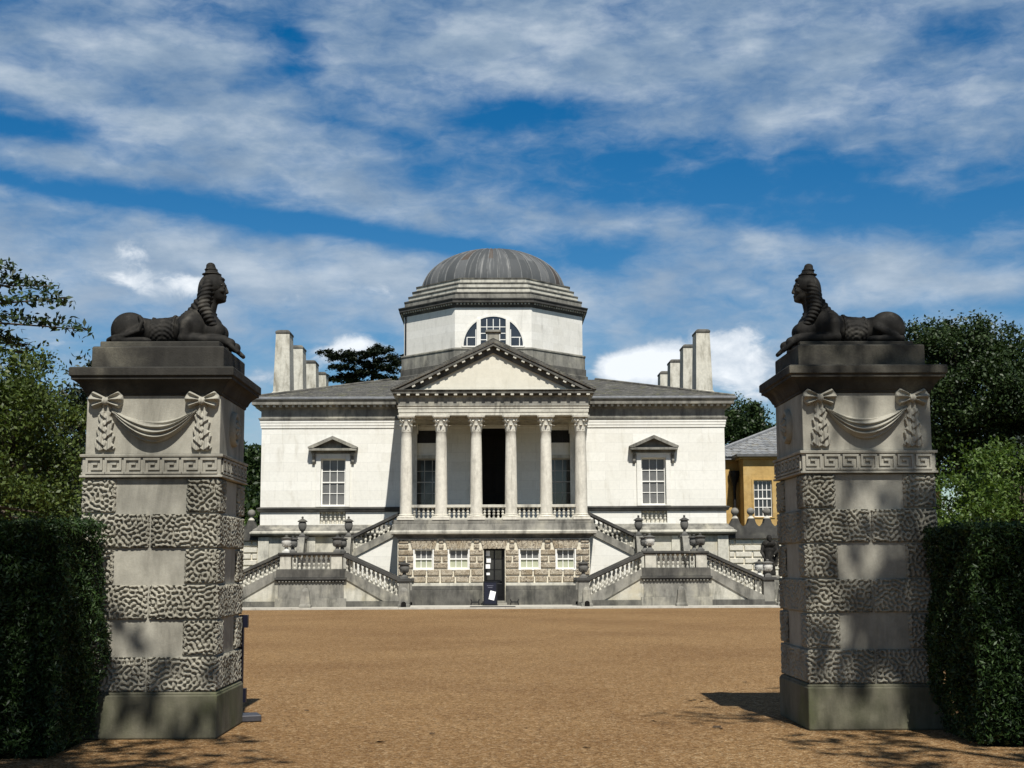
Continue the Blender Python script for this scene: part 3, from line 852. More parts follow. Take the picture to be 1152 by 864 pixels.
for k in range(4):      # corner volutes
    a = pi / 4 + k * pi / 2
    pts = []
    for i in range(16):
        t = i / 15; aa = -pi / 2 + t * 3.2 * pi; rr = .075 * (1 - t * .8)
        r = .30 + cos(aa) * rr * 0.9; z = 3.93 + sin(aa) * rr
        pts.append((r * cos(a), r * sin(a), z))
    cap.tube([(.2 * cos(a), .2 * sin(a), 3.72), (.25 * cos(a), .25 * sin(a), 3.84)] + pts, .022, 6)
ab = []
for k in range(4):      # concave-sided abacus
    a = pi / 4 + k * pi / 2
    ab += [(.47 * cos(a - .09), .47 * sin(a - .09)), (.47 * cos(a + .09), .47 * sin(a + .09)), (.325 * cos(a + pi / 4 - .2), .325 * sin(a + pi / 4 - .2)), (.31 * cos(a + pi / 4), .31 * sin(a + pi / 4)), (.325 * cos(a + pi / 4 + .2), .325 * sin(a + pi / 4 + .2))]
cap.ring(ab, [(-.03, 4.0), (0, 4.02), (0, 4.05), (.012, 4.06), (.012, 4.09)], True)
col0 = None
for x in (-3.69, -2.215, -.735, .735, 2.215, 3.69):
    if col0 is None:
        col0 = shaft.build('column', M['column'], villa, 50); col0.location = (x, CY, 3.602)
        c_b = basem.build('column_base', M['column'], col0, 40); c_c = cap.build('capital', M['column'], col0, 45)
        for q in (col0,): q.scale = (1, 1, 1.075)
    else:
        c = col0.copy(); COL.objects.link(c); c.location = (x, CY, 3.602); c.parent = villa
        for q in (c_b, c_c): d = q.copy(); COL.objects.link(d); d.parent = c
# antae against the wall and side columns' responds
mb = MB()
for s in (-1, 1):
    x0, x1 = sorted((s * 3.42, s * 3.96)); mb.box(x0, x1, -.22, -.001, 3.602, 7.55); mb.box(x0 - .05, x1 + .05, -.27, -.001, 3.602, 3.80)
    mb.box(x0 - .05, x1 + .05, -.28, -.001, 7.55, 7.99)
build_each(mb, 'anta', M['column'], villa)
# balustrade between the columns
mb = MB(); xs = [-3.69, -2.215, -.735, .735, 2.215, 3.69]
for i in range(5):
    a, b2 = xs[i] + .22, xs[i + 1] - .22
    mb.box(a, b2, CY - .13, CY + .13, 4.12, 4.24); mb.box(a, b2, CY - .12, CY + .12, 3.603, 3.68)
brail = mb.build('portico_balustrade', M['light_stone'], villa, 0, .012)
for i in range(5):
    a, b2 = xs[i] + .26, xs[i + 1] - .26; k = 5
    for j in range(k): baluster(brail, a + (b2 - a) * (j + .5) / k, CY, 3.68, 4.12, 1.0)
# portico door and windows (in shade)
mb = MB(); mb.wall(-1.0, 1.0, 3.602, 7.93, [(-.86, .86, 3.6, 7.935)], -.08, -.001)
pd = mb.build('portico_door', M['light_stone'], villa)
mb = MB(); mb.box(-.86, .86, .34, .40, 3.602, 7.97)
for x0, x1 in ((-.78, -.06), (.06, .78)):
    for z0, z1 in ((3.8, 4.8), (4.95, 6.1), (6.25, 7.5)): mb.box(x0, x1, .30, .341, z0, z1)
mb.build('door_leaf', M['dark_void'], pd, 0, .01)  # near-black leaf paints in the deep shade of the doorway
for s in (-1, 1):
    cx = s * 2.92
    mb = MB(); mb.wall(cx - .72, cx + .72, 4.22, 6.60, [(cx - .58, cx + .58, 4.36, 6.45)], -.07, -.001)
    w = mb.build('window', M['light_stone'], villa)
    sash(w, cx, .16, 4.36, 6.45, 1.16, 3, 4, M['sash_shaded'], M['glass'])
    mb = MB(); mb.box(cx - .5, cx + .5, .12, .18, 7.15, 7.72)
    for q in range(5): mb.box(cx - .4 + q * .2 - .02, cx - .4 + q * .2 + .02, .09, .121, 7.15, 7.72)
    mb.build('wall_grille', M['iron'], villa)
# portico entablature
PE = [(-4.0, -3.68), (4.0, -3.68), (4.0, .0), (-4.0, .0)]
PI_ = [(-3.4, -3.08), (3.4, -3.08), (3.4, .0), (-3.4, .0)]
mb = MB(); mb.ring(PE, [(-.02, 8.0), (.0, 8.001), (.0, 8.12), (.025, 8.13), (.025, 8.28), (.05, 8.29), (.05, 8.35), (.09, 8.40)])
mb.box(-3.98, 3.98, -3.66, -3.08, 8.0, 8.36); mb.box(-3.98, -3.4, -3.08, 0, 8.001, 8.36); mb.box(3.4, 3.98, -3.08, 0, 8.001, 8.36)
mb.build('portico_architrave', M['light_stone'], villa)
mb = MB(); mb.box(-3.5, 3.5, -3.1, .0, 8.02, 8.10)
for i in range(6): mb.box(-3.4, 3.4, -2.9 + i * .55 - .06, -2.9 + i * .55 + .06, 7.94, 8.021)
mb.build('portico_ceiling', M['stucco_old'], villa)
mb = MB(); mb.ring(PE, [(.09, 8.40), (.03, 8.42), (.02, 8.43), (.02, 8.76), (.06, 8.80), (.08, 8.82)], False); mb.box(-4.0, 4.0, -3.68, 0, 8.36, 8.82); mb.build('portico_frieze', M['grey_stone'], villa)
mb = MB(); mb.ring(PE, [(.08, 8.82), (.08, 8.90), (.26, 8.905), (.26, 8.99), (.31, 9.04), (.31, 9.06), (0, 9.065)], False); mb.build('portico_cornice', M['dark_stone'], villa)
mod = MB()
nm = 21
for i in range(nm):
    x = -4.0 + 8.0 * i / (nm - 1)
    mod.box(x - .07, x + .07, -3.93, -3.76, 8.825, 8.90)
for sx in (-1, 1):
    for i in range(9):
        y = -3.5 + i * .4; x0, x1 = sorted((sx * 4.08, sx * 4.24)); mod.box(x0, x1, y - .07, y + .07, 8.825, 8.90)
# pediment
EX, EZ, AZ_ = 4.34, 9.065, 11.20
sl_ = (AZ_ - EZ) / EX
mb = MB(); mb.xz([(-3.55, 9.06), (3.55, 9.06), (0, 9.06 + 3.55 * sl_)], -3.66, -3.5); mb.build('tympanum', M['tympanum'], villa)
mb = MB(); white = MB()
for s in (-1, 1):
    def band(o0, o1, y0, m_):       # vertical offsets below the outer line
        m_.xz([(s * EX, EZ - o0 if o0 else EZ), (0, AZ_ - o0), (0, AZ_ - o1), (s * (EX - (o1 - 0) / sl_ * .0), EZ - o1 + 0)], y0, -3.45)
    mb.xz([(s * (EX + .02), EZ), (0, AZ_), (0, AZ_ - .12), (s * (EX - .12), EZ - .06 + .06), ], -4.02, -3.4)
    mb.xz([(s * (EX - .30), EZ + .01), (0, AZ_ - .15), (0, AZ_ - .27), (s * (EX - .54), EZ + .01)], -3.96, -3.41)
    white.xz([(s * (EX - .10), EZ + .02), (0, AZ_ - .118), (0, AZ_ - .152), (s * (EX - .17), EZ + .02)], -3.985, -3.5)
    mb.xz([(s * (EX - .54), EZ + .012), (0, AZ_ - .27), (0, AZ_ - .54), (s * (EX - 1.08), EZ + .012)], -3.76, -3.42)
    L = sqrt(EX ** 2 + (AZ_ - EZ) ** 2); a = atan2(AZ_ - EZ, -s * EX)
    Mt = Matrix.Rotation(-(a if s < 0 else a - pi), 3, 'Y')
    for i in range(1, 11):
        t = i / 10.6
        x = s * (EX - .62) * (1 - t); z = EZ + (AZ_ - EZ) * (1 - abs(x) / EX) - .315
        mod.obox((x, -3.85, z), (.07, .085, .04), Mt)
ped = mb.build('pediment_cornice', M['dark_stone'], villa)
white.build('pediment_fillet', M['white_paint'], villa)
mod.build('modillions', M['light_stone'], villa)
mb = MB()
mb.add([(-EX, -4.0, EZ), (0, -4.0, AZ_), (EX, -4.0, EZ), (-EX, 4.6, EZ), (0, 4.6, AZ_), (EX, 4.6, EZ), (-EX, -4.0, EZ + .05), (0, -4.0, AZ_ + .06), (EX, -4.0, EZ + .05), (-EX, 4.6, EZ + .05), (0, 4.6, AZ_ + .06), (EX, 4.6, EZ + .05)],
       [(6, 7, 10, 9), (7, 8, 11, 10), (0, 3, 4, 1), (1, 4, 5, 2), (0, 1, 7, 6), (1, 2, 8, 7), (3, 9, 10, 4), (4, 10, 11, 5), (0, 6, 9, 3), (2, 5, 11, 8)])
mb.build('portico_roof', M['slate'], villa)
mb = MB(); mb.box(-.26, .26, -3.9, -3.45, 11.05, 11.52); mb.box(-.33, .33, -3.98, -3.38, 11.52, 11.58); mb.box(-.30, .30, -3.95, -3.4, 11.58, 11.62); mb.build('acroterion', M['grey_stone'], villa, 0, .01)


# ------------------------------------------------------------------ double staircases
def staircase(sx, label):
    """built for the left side, mirrored for the right"""
    root = thing('stone_staircase', label, 'staircase', (0, 0, 0), 0, 'double staircases beside the portico')
    mid = -7.37
    def fin(mb, name, mat, **k): return build_each(mb if sx < 0 else mb.mirrored(), name, mat, root, **k) if name in ('pedestal', 'newel', 'newel_cap', 'handrail', 'string', 'scrolled_cheek', 'cheek_cap', 'landing_rail') else (mb if sx < 0 else mb.mirrored()).build(name, mat, root, **k)
    def X(x): return x * (1 if sx < 0 else -1)
    def fl(x, inner): return 2 * mid - x if inner else x
    # landing block
    mb = MB(); mb.box(-8.80, -5.94, -5.56, -3.3, 0.07, .42); mb.box(-8.7, -6.04, -5.46, -3.3, .42, 1.14); fin(mb, 'landing', M['grey_stone'], bevel=.012)
    mb = MB(); mb.box(-8.74, -6.0, -5.50, -3.3, 1.06, 1.12); mb.box(-8.78, -5.96, -5.55, -3.3, 1.12, 1.17); mb.box(-8.82, -5.92, -5.60, -3.3, 1.17, 1.25); fin(mb, 'landing_cornice', M['coping'])
    mb = MB()
    for i in range(20): x = -8.66 + i * .135; mb.box(x, x + .07, -5.55, -5.501, 1.07, 1.119)
    fin(mb, 'dentil_molding', M['grey_stone'])
    mb = MB(); mb.box(-8.76, -5.98, -5.53, -3.3, 1.25, 1.58); fin(mb, 'landing_floor', M['dark_stone'], bevel=.012)
    mb = MB()
    for x in (-8.40, -6.34):
        for y in (-5.29, -3.52): mb.box(x - .22, x + .22, y - .21, y + .21, 1.58, 2.13)
    fin(mb, 'pedestal', M['light_stone'], bevel=.012)
    mb = MB(); mb.box(-8.68, -6.06, -5.55, -5.06, 2.13, 2.17); mb.box(-8.70, -6.04, -5.58, -5.04, 2.17, 2.25)
    for x in (-8.40, -6.34): mb.box(x - .27, x + .27, -3.79, -3.27, 2.13, 2.25)
    fin(mb, 'landing_rail', M['coping'], bevel=.012)
    for i in range(8): baluster(root, X(-8.05 + i * 1.36 / 7), -5.29, 1.585, 2.13)
    # two lower flights
    for inner in (False, True):
        wall_ = MB(); string = MB(); rail = MB(); st = MB(); foot = MB(); nw = MB(); nc = MB()
        x0, x1 = -8.70, -10.92
        zt0, zt1 = 1.56, .46          # top of string
        g = lambda x: fl(x, inner)
        wall_.xz([(g(x0), .3), (g(x0), zt0 - .30), (g(x1 + .5), .3)], -5.44, -5.2)
        string.xz([(g(x0), zt0), (g(x1), zt1), (g(x1), .30), (g(x1 + .62), .30), (g(x0), zt0 - .34)], -5.50, -5.08)
        string.xz([(g(x0), zt0), (g(x1), zt1), (g(x1), .08), (g(x0), .08)], -3.7, -3.32)
        foot.xz([(g(x0), .07), (g(x1), .07), (g(x1), .30), (g(x0), .30)], -5.54, -5.1)
        for k in range(8):
            xa = x0 - k * .28; xb = x0 - (k + 1) * .28
            st.xz([(g(xa), .07), (g(xb), .07), (g(xb), 1.35 - k * .158), (g(xa), 1.35 - k * .158)], -5.08, -3.7)
        for y in (-5.29, -3.52):
            rail.xz([(g(-8.60), 2.25), (g(-10.98), 1.17), (g(-10.98), 1.05), (g(-8.60), 2.12)], y - .25, y + .25)
            rail.xz([(g(-8.60), 2.13), (g(-10.98), 1.06), (g(-10.98), 1.01), (g(-8.60), 2.08)], y - .19, y + .19)
            nw.box(min(g(-10.90), g(-11.34)), max(g(-10.90), g(-11.34)), y - .22, y + .22, .07, 1.07)
            nc.box(min(g(-10.84), g(-11.42)), max(g(-10.84), g(-11.42)), y - .28, y + .28, 1.07, 1.19)
            nc.box(min(g(-10.88), g(-11.36)), max(g(-10.88), g(-11.36)), y - .24, y + .24, .07, .22)
            for i in range(12):
                x = -8.80 - i * (2.0 / 11)
                t = (x - x0) / (x1 - x0); zb = zt0 + (zt1 - zt0) * t
                ztop = 2.11 + (1.03 - 2.11) * (x + 8.60) / (-10.98 + 8.60)
                baluster(root, X(g(x)), y, zb - .03, ztop + .02, .95)
        fin(wall_, 'flight_wall', M['stucco_old']); fin(string, 'string', M['grey_stone']); fin(foot, 'flight_plinth', M['dark_stone'])
        fin(st, 'steps', M['grey_stone']); fin(rail, 'handrail', M['coping']); fin(nw, 'newel', M['grey_stone'], bevel=.012); fin(nc, 'newel_cap', M['coping'], bevel=.012)
    # middle flight between scrolled cheeks up to the wall landing
    mb = MB()
    for k in range(6): mb.box(-8.05, -6.45, -3.3 + k * .22, -1.9, 1.40 + k * .15, 1.55 + k * .15)
    fin(mb, 'middle_steps', M['grey_stone'])
    mb = MB(); mb.box(-8.4, -6.02, -1.98, -.40, .075, 2.30); fin(mb, 'upper_landing', M['stucco_old'])
    ck = MB()
    for x in (-8.22, -6.24):
        pf = [(-3.28, 1.58), (-3.28, 1.95), (-3.16, 2.06), (-3.0, 2.04), (-2.84, 2.14), (-2.55, 2.62), (-2.40, 2.86), (-2.28, 2.93), (-2.12, 2.94), (-2.12, 1.58)]
        ck.yz(pf, x - .15, x + .15)
        ck.box(x - .17, x + .17, -2.12, -1.78, .08, 2.86)
    fin(ck, 'scrolled_cheek', M['grey_stone'], bevel=.01)
    mb = MB()
    for x in (-8.22, -6.24): mb.box(x - .24, x + .24, -2.26, -1.70, 2.86, 2.98)
    fin(mb, 'cheek_cap', M['coping'], bevel=.01)
    # upper flight along the wall to the portico
    wall_ = MB(); string = MB(); rail = MB(); st = MB()
    wall_.xz([(-6.06, .08), (-4.03, .08), (-4.03, 3.12), (-6.06, 2.16)], -1.84, -1.6)
    string.xz([(-6.06, 2.40), (-4.10, 3.38), (-4.10, 3.06), (-6.06, 2.06)], -1.92, -1.5)
    for k in range(8): st.box(-6.05 + k * .25, -4.03, -1.5, -.42, .1, 2.46 + k * .15)
    rail.xz([(-6.16, 2.99), (-4.0, 4.03), (-4.0, 3.90), (-6.16, 2.86)], -1.96, -1.48)
    rail.xz([(-6.16, 2.87), (-4.0, 3.91), (-4.0, 3.86), (-6.16, 2.82)], -1.90, -1.54)
    for i in range(10):
        x = -5.92 + i * .196; t = (x + 6.06) / 1.96
        baluster(root, X(x), -1.72, 2.38 + t * .98, 2.86 + (x + 6.16) / 2.16 * 1.04, .95)
    fin(wall_, 'upper_flight_wall', M['stucco']); fin(string, 'upper_string', M['grey_stone']); fin(st, 'upper_steps', M['grey_stone']); fin(rail, 'upper_handrail', M['coping'])
    return root
staircase(-1, 'grey stone balustraded double staircase with sooty rails against the left half of the villa')
staircase(1, 'grey stone balustraded double staircase with sooty rails against the right half of the villa')


# ------------------------------------------------------------------ urns
def urn(kind, mat, mat_lid):
    root = thing('stone_urn', 'x', 'urn', (0, 0, 0), 0, 'stone urns on the staircases')
    if kind == 'vase':         # tall lidded vase
        mb = MB(); mb.box(-.14, .14, -.14, .14, 0, .07); mb.lathe([(.12, .07), (.10, .11), (.055, .17), (.075, .20), (.06, .22)], n=20); mb.build('foot', mat, root, 45)
        mb = MB(); mb.lathe([(.06, .22), (.13, .28), (.185, .40), (.205, .52), (.20, .62), (.17, .68), (.185, .70)], n=24); mb.build('bowl', mat, root, 45)
        mb = MB(); mb.lathe([(.185, .70), (.245, .715), (.25, .745), (.19, .79), (.10, .84), (.05, .87), (.04, .90), (.065, .93), (.04, .975), (.005, .99)], n=24); mb.build('lid', mat_lid, root, 45)
    else:                      # squat urn
        mb = MB(); mb.box(-.17, .17, -.17, .17, 0, .09); mb.lathe([(.15, .09), (.13, .13), (.08, .18), (.10, .22), (.07, .25)], n=20); mb.build('foot', mat_lid if kind == 'mixed' else mat, root, 45)
        mb = MB(); mb.lathe([(.07, .25), (.16, .31), (.225, .42), (.235, .52), (.21, .60), (.215, .62)], n=24)
        gd = MB()
        for i in range(16):
            a = 2 * pi * i / 16
            gd.tube([(r * cos(a), r * sin(a), z) for r, z in ((.10, .27), (.17, .315), (.225, .40))], [.018, .03, .012], 5)
        bw = mb.build('bowl', mat, root, 45); gd.build('gadroons', mat, bw, 60)
        mb = MB(); mb.lathe([(.215, .62), (.275, .645), (.28, .675), (.22, .70), (.11, .73), (.06, .75), (.055, .77), (.075, .79), (.04, .83), (.005, .835)], n=24); mb.build('lid', mat_lid, root, 45)
    return root
um = stone('urn_grey_stone', (.17, .165, .15), (.07, .07, .065), .4, .66, 60, .9, .5)
uw = stone('urn_white_stone', (.62, .61, .56), (.36, .35, .31), .48, .75, 60, .88, .5)
protos = {'vase': urn('vase', um, M['coping']), 'dark': urn('dark', um, M['coping']), 'pale': urn('pale', uw, M['coping']), 'mixed': urn('mixed', uw, um)}
used = set()
def put_urn(kind, x, y, z, label):
    p = protos[kind]
    if kind not in used:
        used.add(kind); p.location = (x, y, z); p['label'] = label; p.scale = (.86, .86, .86)
    else: dup(p, (x, y, z), label)
for s, side in ((-1, 'left'), (1, 'right')):
    put_urn('vase', s * 8.22, -1.98, 2.98, 'slim dark lidded vase on the outer scrolled cheek of the %s staircase' % side)
    put_urn('vase', s * 6.24, -1.98, 2.98, 'slim dark lidded vase at the foot of the %s upper flight to the portico' % side)
    put_urn('pale' if s < 0 else 'dark', s * 8.40, -5.29, 2.25, '%s front urn on the outer landing corner of the %s staircase' % ('white' if s < 0 else 'grey', side))
    put_urn('dark', s * 8.40, -3.52, 2.25, 'dark urn behind the front urn at the outer landing corner, %s staircase' % side)
    put_urn('dark' if s < 0 else 'mixed', s * 6.34, -5.29, 2.25, '%s front urn on the inner landing corner of the %s staircase' % ('dark' if s < 0 else 'pale', side))
    put_urn('dark', s * 6.34, -3.52, 2.25, 'dark urn behind the front urn at the inner landing corner, %s staircase' % side)
    put_urn('dark', s * 3.62, -5.29, 1.19, 'squat grey urn on the %s newel nearest the basement door' % side)
put_urn('mixed', 11.12, -5.29, 1.19, 'white bellied urn on the front outer newel below the dark statue')
put_urn('pale', 11.12, -3.52, 1.19, 'white urn on the rear outer newel, in front of the dark statue to its left')


# ------------------------------------------------------------------ stone bollards, boot scrapers, sign boards
def bollard(hole, label):
    r = thing('stone_bollard', label, 'bollard', (0, 0, 0), 0, 'stone bollards along the pavement')
    mb = MB()
    mb.ring([(-.20, -.17), (.20, -.17), (.20, .17), (-.20, .17)], [(.03, 0), (.03, .10), (0, .12), (-.05, .64), (-.09, .72), (-.15, .77)], True)
    b = mb.build('post', M['grey_stone'], r, 0, .012)
    if hole:
        mb = MB(); mb.xz(arc(.10, 0, .12, 12) + [(-.10, .01), (.10, .01)], -.215, -.16); mb.build('drain_hole_shade', M['dark_void'], b)  # dark slab in place of the shade inside the hole
    return r
b1 = bollard(False, 'pale tapering stone bollard before the left staircase landing'); b1.location = (-7.48, -6.2, .075)
dup(b1, (7.47, -6.2, .075), 'pale tapering stone bollard before the right staircase landing')
dup(b1, (11.55, -5.95, .075), 'stone bollard beside the outer newel, next to the right gate pier in view')
b2_ = bollard(True, 'stone bollard with an arched drain hole before the newel left of the door'); b2_.location = (-3.58, -6.1, .075)
dup(b2_, (3.70, -6.1, .075), 'stone bollard with an arched drain hole before the newel right of the door')


def scraper(label, x):
    r = thing('boot_scraper', label, 'boot scraper', (x, -3.95, .075), 0, 'iron boot scrapers')
    mb = MB(); mb.box(-.14, .14, -.02, .02, .10, .15); mb.build('blade', M['iron'], r)
    for s in (-1, 1):
        mb = MB(); mb.tube([(s * .17, 0, 0), (s * .15, 0, .08), (s * .14, 0, .16), (s * .18, 0, .24)], .022, 6); mb.build('upright', M['iron'], r, 60)
    return r
scraper('black iron boot scraper left of the basement door', -.78); scraper('black iron boot scraper right of the basement door', .85)

sg = thing('notice_board', 'navy A-frame notice board with a crooked white paper in front of the door', 'notice board', (-.15, -4.55, .075))
sg.scale = (.88, .88, .95)
mb = MB(); T = Matrix.Rotation(radians(-8), 3, 'X')
def tp(p): return T @ Vector(p)
def tbox(mb, x0, x1, y0, y1, z0, z1): mb.obox(tp(((x0 + x1) / 2, (y0 + y1) / 2, (z0 + z1) / 2)), ((x1 - x0) / 2, (y1 - y0) / 2, (z1 - z0) / 2), T)
tbox(mb, -.29, .29, -.012, .012, .03, 1.0); mb.build('panel', M['navy'], sg)
mb = MB(); tbox(mb, -.33, -.27, -.025, .02, 0, 1.04); tbox(mb, .27, .33, -.025, .02, 0, 1.04); tbox(mb, -.27, .27, -.025, .02, 1.0, 1.04); tbox(mb, -.34, .34, -.06, .06, -.0, .07); mb.build('frame', M['black_paint'], sg)
mb = MB(); Tp = T @ Matrix.Rotation(radians(14), 3, 'Y'); mb.obox(tp((.09, -.02, .43)), (.13, .003, .19), Tp); mb.build('paper', M['paper'], sg)
mb = MB()
for i, (w, z) in enumerate(((.30, .84), (.22, .76))):
    for k in range(7): tbox(mb, -w / 2 + k * w / 7, -w / 2 + k * w / 7 + w / 11, -.018, -.0125, z, z + .03)
mb.build('lettering', M['faint'], sg)
mb = MB(); mb.obox((0, .25, .5), (.27, .012, .5), Matrix.Rotation(radians(10), 3, 'X')); mb.build('back_leg', M['navy'], sg)
mt = MB(); mt.box(-.95, .85, -6.60, -5.9, .075, .092); tag(mt.build('door_mat', M['iron']), 'dark strip mat lying on the pavement before the door', 'mat')

gs = thing('gate_sign', 'navy blue sign board on a grey steel foot, half hidden behind the left gate pier', 'sign board', (-3.22, -45.85, 0))
mb = MB(); mb.box(-.42, .36, -.02, .02, .12, 1.12); mb.build('panel', M['navy'], gs)
mb = MB(); mb.box(.36, .41, -.03, .03, .05, 1.16); mb.box(-.47, -.42, -.03, .03, .05, 1.16); build_each(mb, 'post', M['navy'], gs)
mb = MB(); mb.box(.38, .455, -.035, .035, 1.02, 1.16); mb.box(.38, .45, -.035, .035, .20, .35); build_each(mb, 'corner_block', M['navy'], gs)
mb = MB(); mb.obox((.47, -.05, .04), (.14, .16, .035), Matrix.Rotation(radians(18), 3, 'Z')); mb.obox((-.40, -.05, .04), (.14, .16, .035), Matrix.Rotation(radians(18), 3, 'Z')); build_each(mb, 'foot', M['metal_foot'], gs, bevel=.01)


# ------------------------------------------------------------------ garden walls with ball finials
def garden_wall(sx, label, group):
    r = thing('garden_wall', label, 'wall', (0, 0, 0), 0, group)
    x0, x1 = 10.45, 17.6
    mb = MB(); mb.box(x0, x1, .06, .5, 0, 2.84)
    (mb if sx > 0 else mb.mirrored()).build('wall_core', M['joint'], r)
    mb = MB(); r3 = random.Random(5); k = 0
    z = .05
    while z < 2.8:
        h = .279; x = x0 + (0 if k % 2 else .4) - .5
        while x < x1:
            w = .78; a, b = max(x, x0), min(x + w, x1)
            if b - a > .1:
                d = .05 + .03 * r3.random()
                mb.add([(a + .02, .06, z + .02), (b - .02, .06, z + .02), (b - .02, .06, z + h - .02), (a + .02, .06, z + h - .02), (a + .05, .06 - d, z + .05), (b - .05, .06 - d, z + .05), (b - .05, .06 - d, z + h - .045), (a + .05, .06 - d, z + h - .045)],
                       [(4, 5, 6, 7), (0, 1, 5, 4), (1, 2, 6, 5), (2, 3, 7, 6), (3, 0, 4, 7)])
            x += w
        z += h; k += 1
    (mb if sx > 0 else mb.mirrored()).build('rustic_blocks', M['wall_rustic'], r)
    mb = MB(); mb.box(x0, x1, -.16, .6, 2.84, 2.93); mb.box(x0, x1, -.10, .56, 2.93, 3.30)
    poly = [(x0, 3.30)]
    xc = [10.80 + i * .715 for i in range(9)]
    for i, c in enumerate(xc):
        poly += [(c - .12, 3.72), (c + .12, 3.72)]
        if i < 8:
            for q in range(1, 8):
                t = q / 8; poly.append((c + .12 + (.715 - .24) * t, 3.72 - .34 * sin(pi * t) ** .6))
    poly.append((x1, 3.30))
    mb.xz(poly, -.02, .48)
    (mb if sx > 0 else mb.mirrored()).build('scalloped_coping', M['coping'], r)
    return r, xc
gwl, xc = garden_wall(-1, 'white rusticated garden wall with dark scalloped coping left of the villa', 'garden walls')
gwr, xc = garden_wall(1, 'white rusticated garden wall with dark scalloped coping right of the villa', 'garden walls')
mb = MB(); mb.lathe([(.10, 0), (.15, .02), (.13, .06), (.08, .12), (.06, .17)] , n=16); 
fin0 = thing('ball_finial', 'x', 'finial', (0, 0, 0), 0, 'stone balls on the garden walls')
mb.build('neck', M['light_stone'], fin0, 45)
mb = MB(); mb.lathe([(max(.175 * sin(pi * i / 14), .004), .33 - .175 * cos(pi * i / 14)) for i in range(15)], n=20); mb.build('ball', M['ball'], fin0, 60)
ordn = ['first stone ball finial from the villa on the right garden wall, before the drainpipe', 'second stone ball finial from the villa on the right garden wall', 'third stone ball finial from the villa, under the yellow wing window', 'fourth stone ball finial from the villa, beside the right gate pier in view']
for i, l in enumerate(ordn):
    if i == 0: fin0.location = (xc[0], .23, 3.72); fin0['label'] = l
    else: dup(fin0, (xc[i], .23, 3.72), l)
dup(fin0, (-xc[0], .23, 3.72), 'single stone ball finial on the left garden wall at the villa corner')

# ------------------------------------------------------------------ yellow wing
wing = thing('wing_building', 'yellow stone wing with hipped slate roof and drainpipe right of the villa', 'building')
mb = MB(); mb.wall(12.28, 22, 0, 7.0, [(12.76, 13.68, 4.0, 5.80), (15.6, 16.5, 4.0, 5.8)], 6.0, 6.4); mb.box(12.281, 22, 6.4, 16, 0, 7.0); mb.box(10.42, 12.28, 7.4, 15, 0, 6.95)
mb.build('wall', M['yellow_stone'], wing)
mb = MB(); mb.box(12.10, 22.1, 5.84, 16, 6.84, 6.92); mb.box(10.44, 12.2, 7.24, 15, 6.80, 6.88); mb.build('eaves_band', M['yellow_stone'], wing)
mb = MB()
wr = [(12.28, 6.0), (22, 6.0), (22, 16), (12.28, 16)]
mb.ring(wr, [(.0, 6.92), (.34, 6.95), (.38, 7.06), (.30, 7.08), (0, 7.08)]); mb.box(10.44, 12.3, 7.06, 15, 6.90, 7.04)
mb.build('gutter', M['gutter'], wing)
mb = MB(); a_ = .36
v = [(12.28 - a_, 6 - a_, 7.07), (22 + a_, 6 - a_, 7.07), (22 + a_, 16 + a_, 7.07), (12.28 - a_, 16 + a_, 7.07), (15.6, 11, 9.1), (18.7, 11, 9.1)]
mb.add(v, [(0, 1, 5, 4), (1, 2, 5), (2, 3, 4, 5), (3, 0, 4), (3, 2, 1, 0)])
mb.add([(10.5, 6.98, 7.06), (12.6, 6.98, 7.06), (15.58, 11.02, 9.09), (10.5, 15, 7.06)], [(0, 1, 2), (0, 2, 3)])
rf = mb.build('roof', M['slate_blue'], wing)
mb = MB(); mb.tube([(10.5, 6.98, 7.09), (15.6, 11, 9.12)], .09, 6); mb.build('hip_roll', M['gutter'], rf)
for x in (13.22, 16.05):
    mb = MB(); mb.wall(x - .55, x + .55, 3.94, 5.86, [(x - .45, x + .45, 4.0, 5.8)], 5.96, 5.999)
    w = mb.build('window', M['yellow_stone'], wing); sash(w, x, 6.1, 4.0, 5.8, .92, 4, 4, M['white_paint'], M['glass'], .05, .035)
mb = MB(); mb.tube([(12.03, 7.2, .1), (12.03, 7.2, 5.9)], .075, 10); mb.lathe([(.09, 5.4), (.09, 5.55), (.24, 6.0), (.27, 6.1), (.27, 6.32), (.2, 6.34)], (12.03, 7.2, 0), 10); mb.build('drainpipe', M['iron'], wing, 40)


# ------------------------------------------------------------------ sculpture by signed distance + surface nets
def smin(a, b, k):
    h = np.clip(.5 + .5 * (b - a) / k, 0, 1)
    return b + (a - b) * h - k * h * (1 - h)
def sd_ell(P, c, r, R=None):
    q = [P[i] - c[i] for i in range(3)]
    if R is not None:
        R = np.array(R); q = [R[0][j] * q[0] + R[1][j] * q[1] + R[2][j] * q[2] for j in range(3)]
    k0 = np.sqrt(sum((q[i] / r[i]) ** 2 for i in range(3))); k1 = np.sqrt(sum((q[i] / (r[i] * r[i])) ** 2 for i in range(3))) + 1e-6
    return k0 * (k0 - 1) / k1
def sd_cap(P, a, b, ra, rb=None):
    rb = ra if rb is None else rb
    ab = [b[i] - a[i] for i in range(3)]; L = sum(x * x for x in ab)
    t = np.clip(sum((P[i] - a[i]) * ab[i] for i in range(3)) / L, 0, 1)
    return np.sqrt(sum((P[i] - a[i] - t * ab[i]) ** 2 for i in range(3))) - (ra + (rb - ra) * t)
def sd_box(P, c, h, r=0):
    q = [np.abs(P[i] - c[i]) - h[i] + r for i in range(3)]
    return np.sqrt(sum(np.maximum(x, 0) ** 2 for x in q)) + np.minimum(np.maximum(q[0], np.maximum(q[1], q[2])), 0) - r
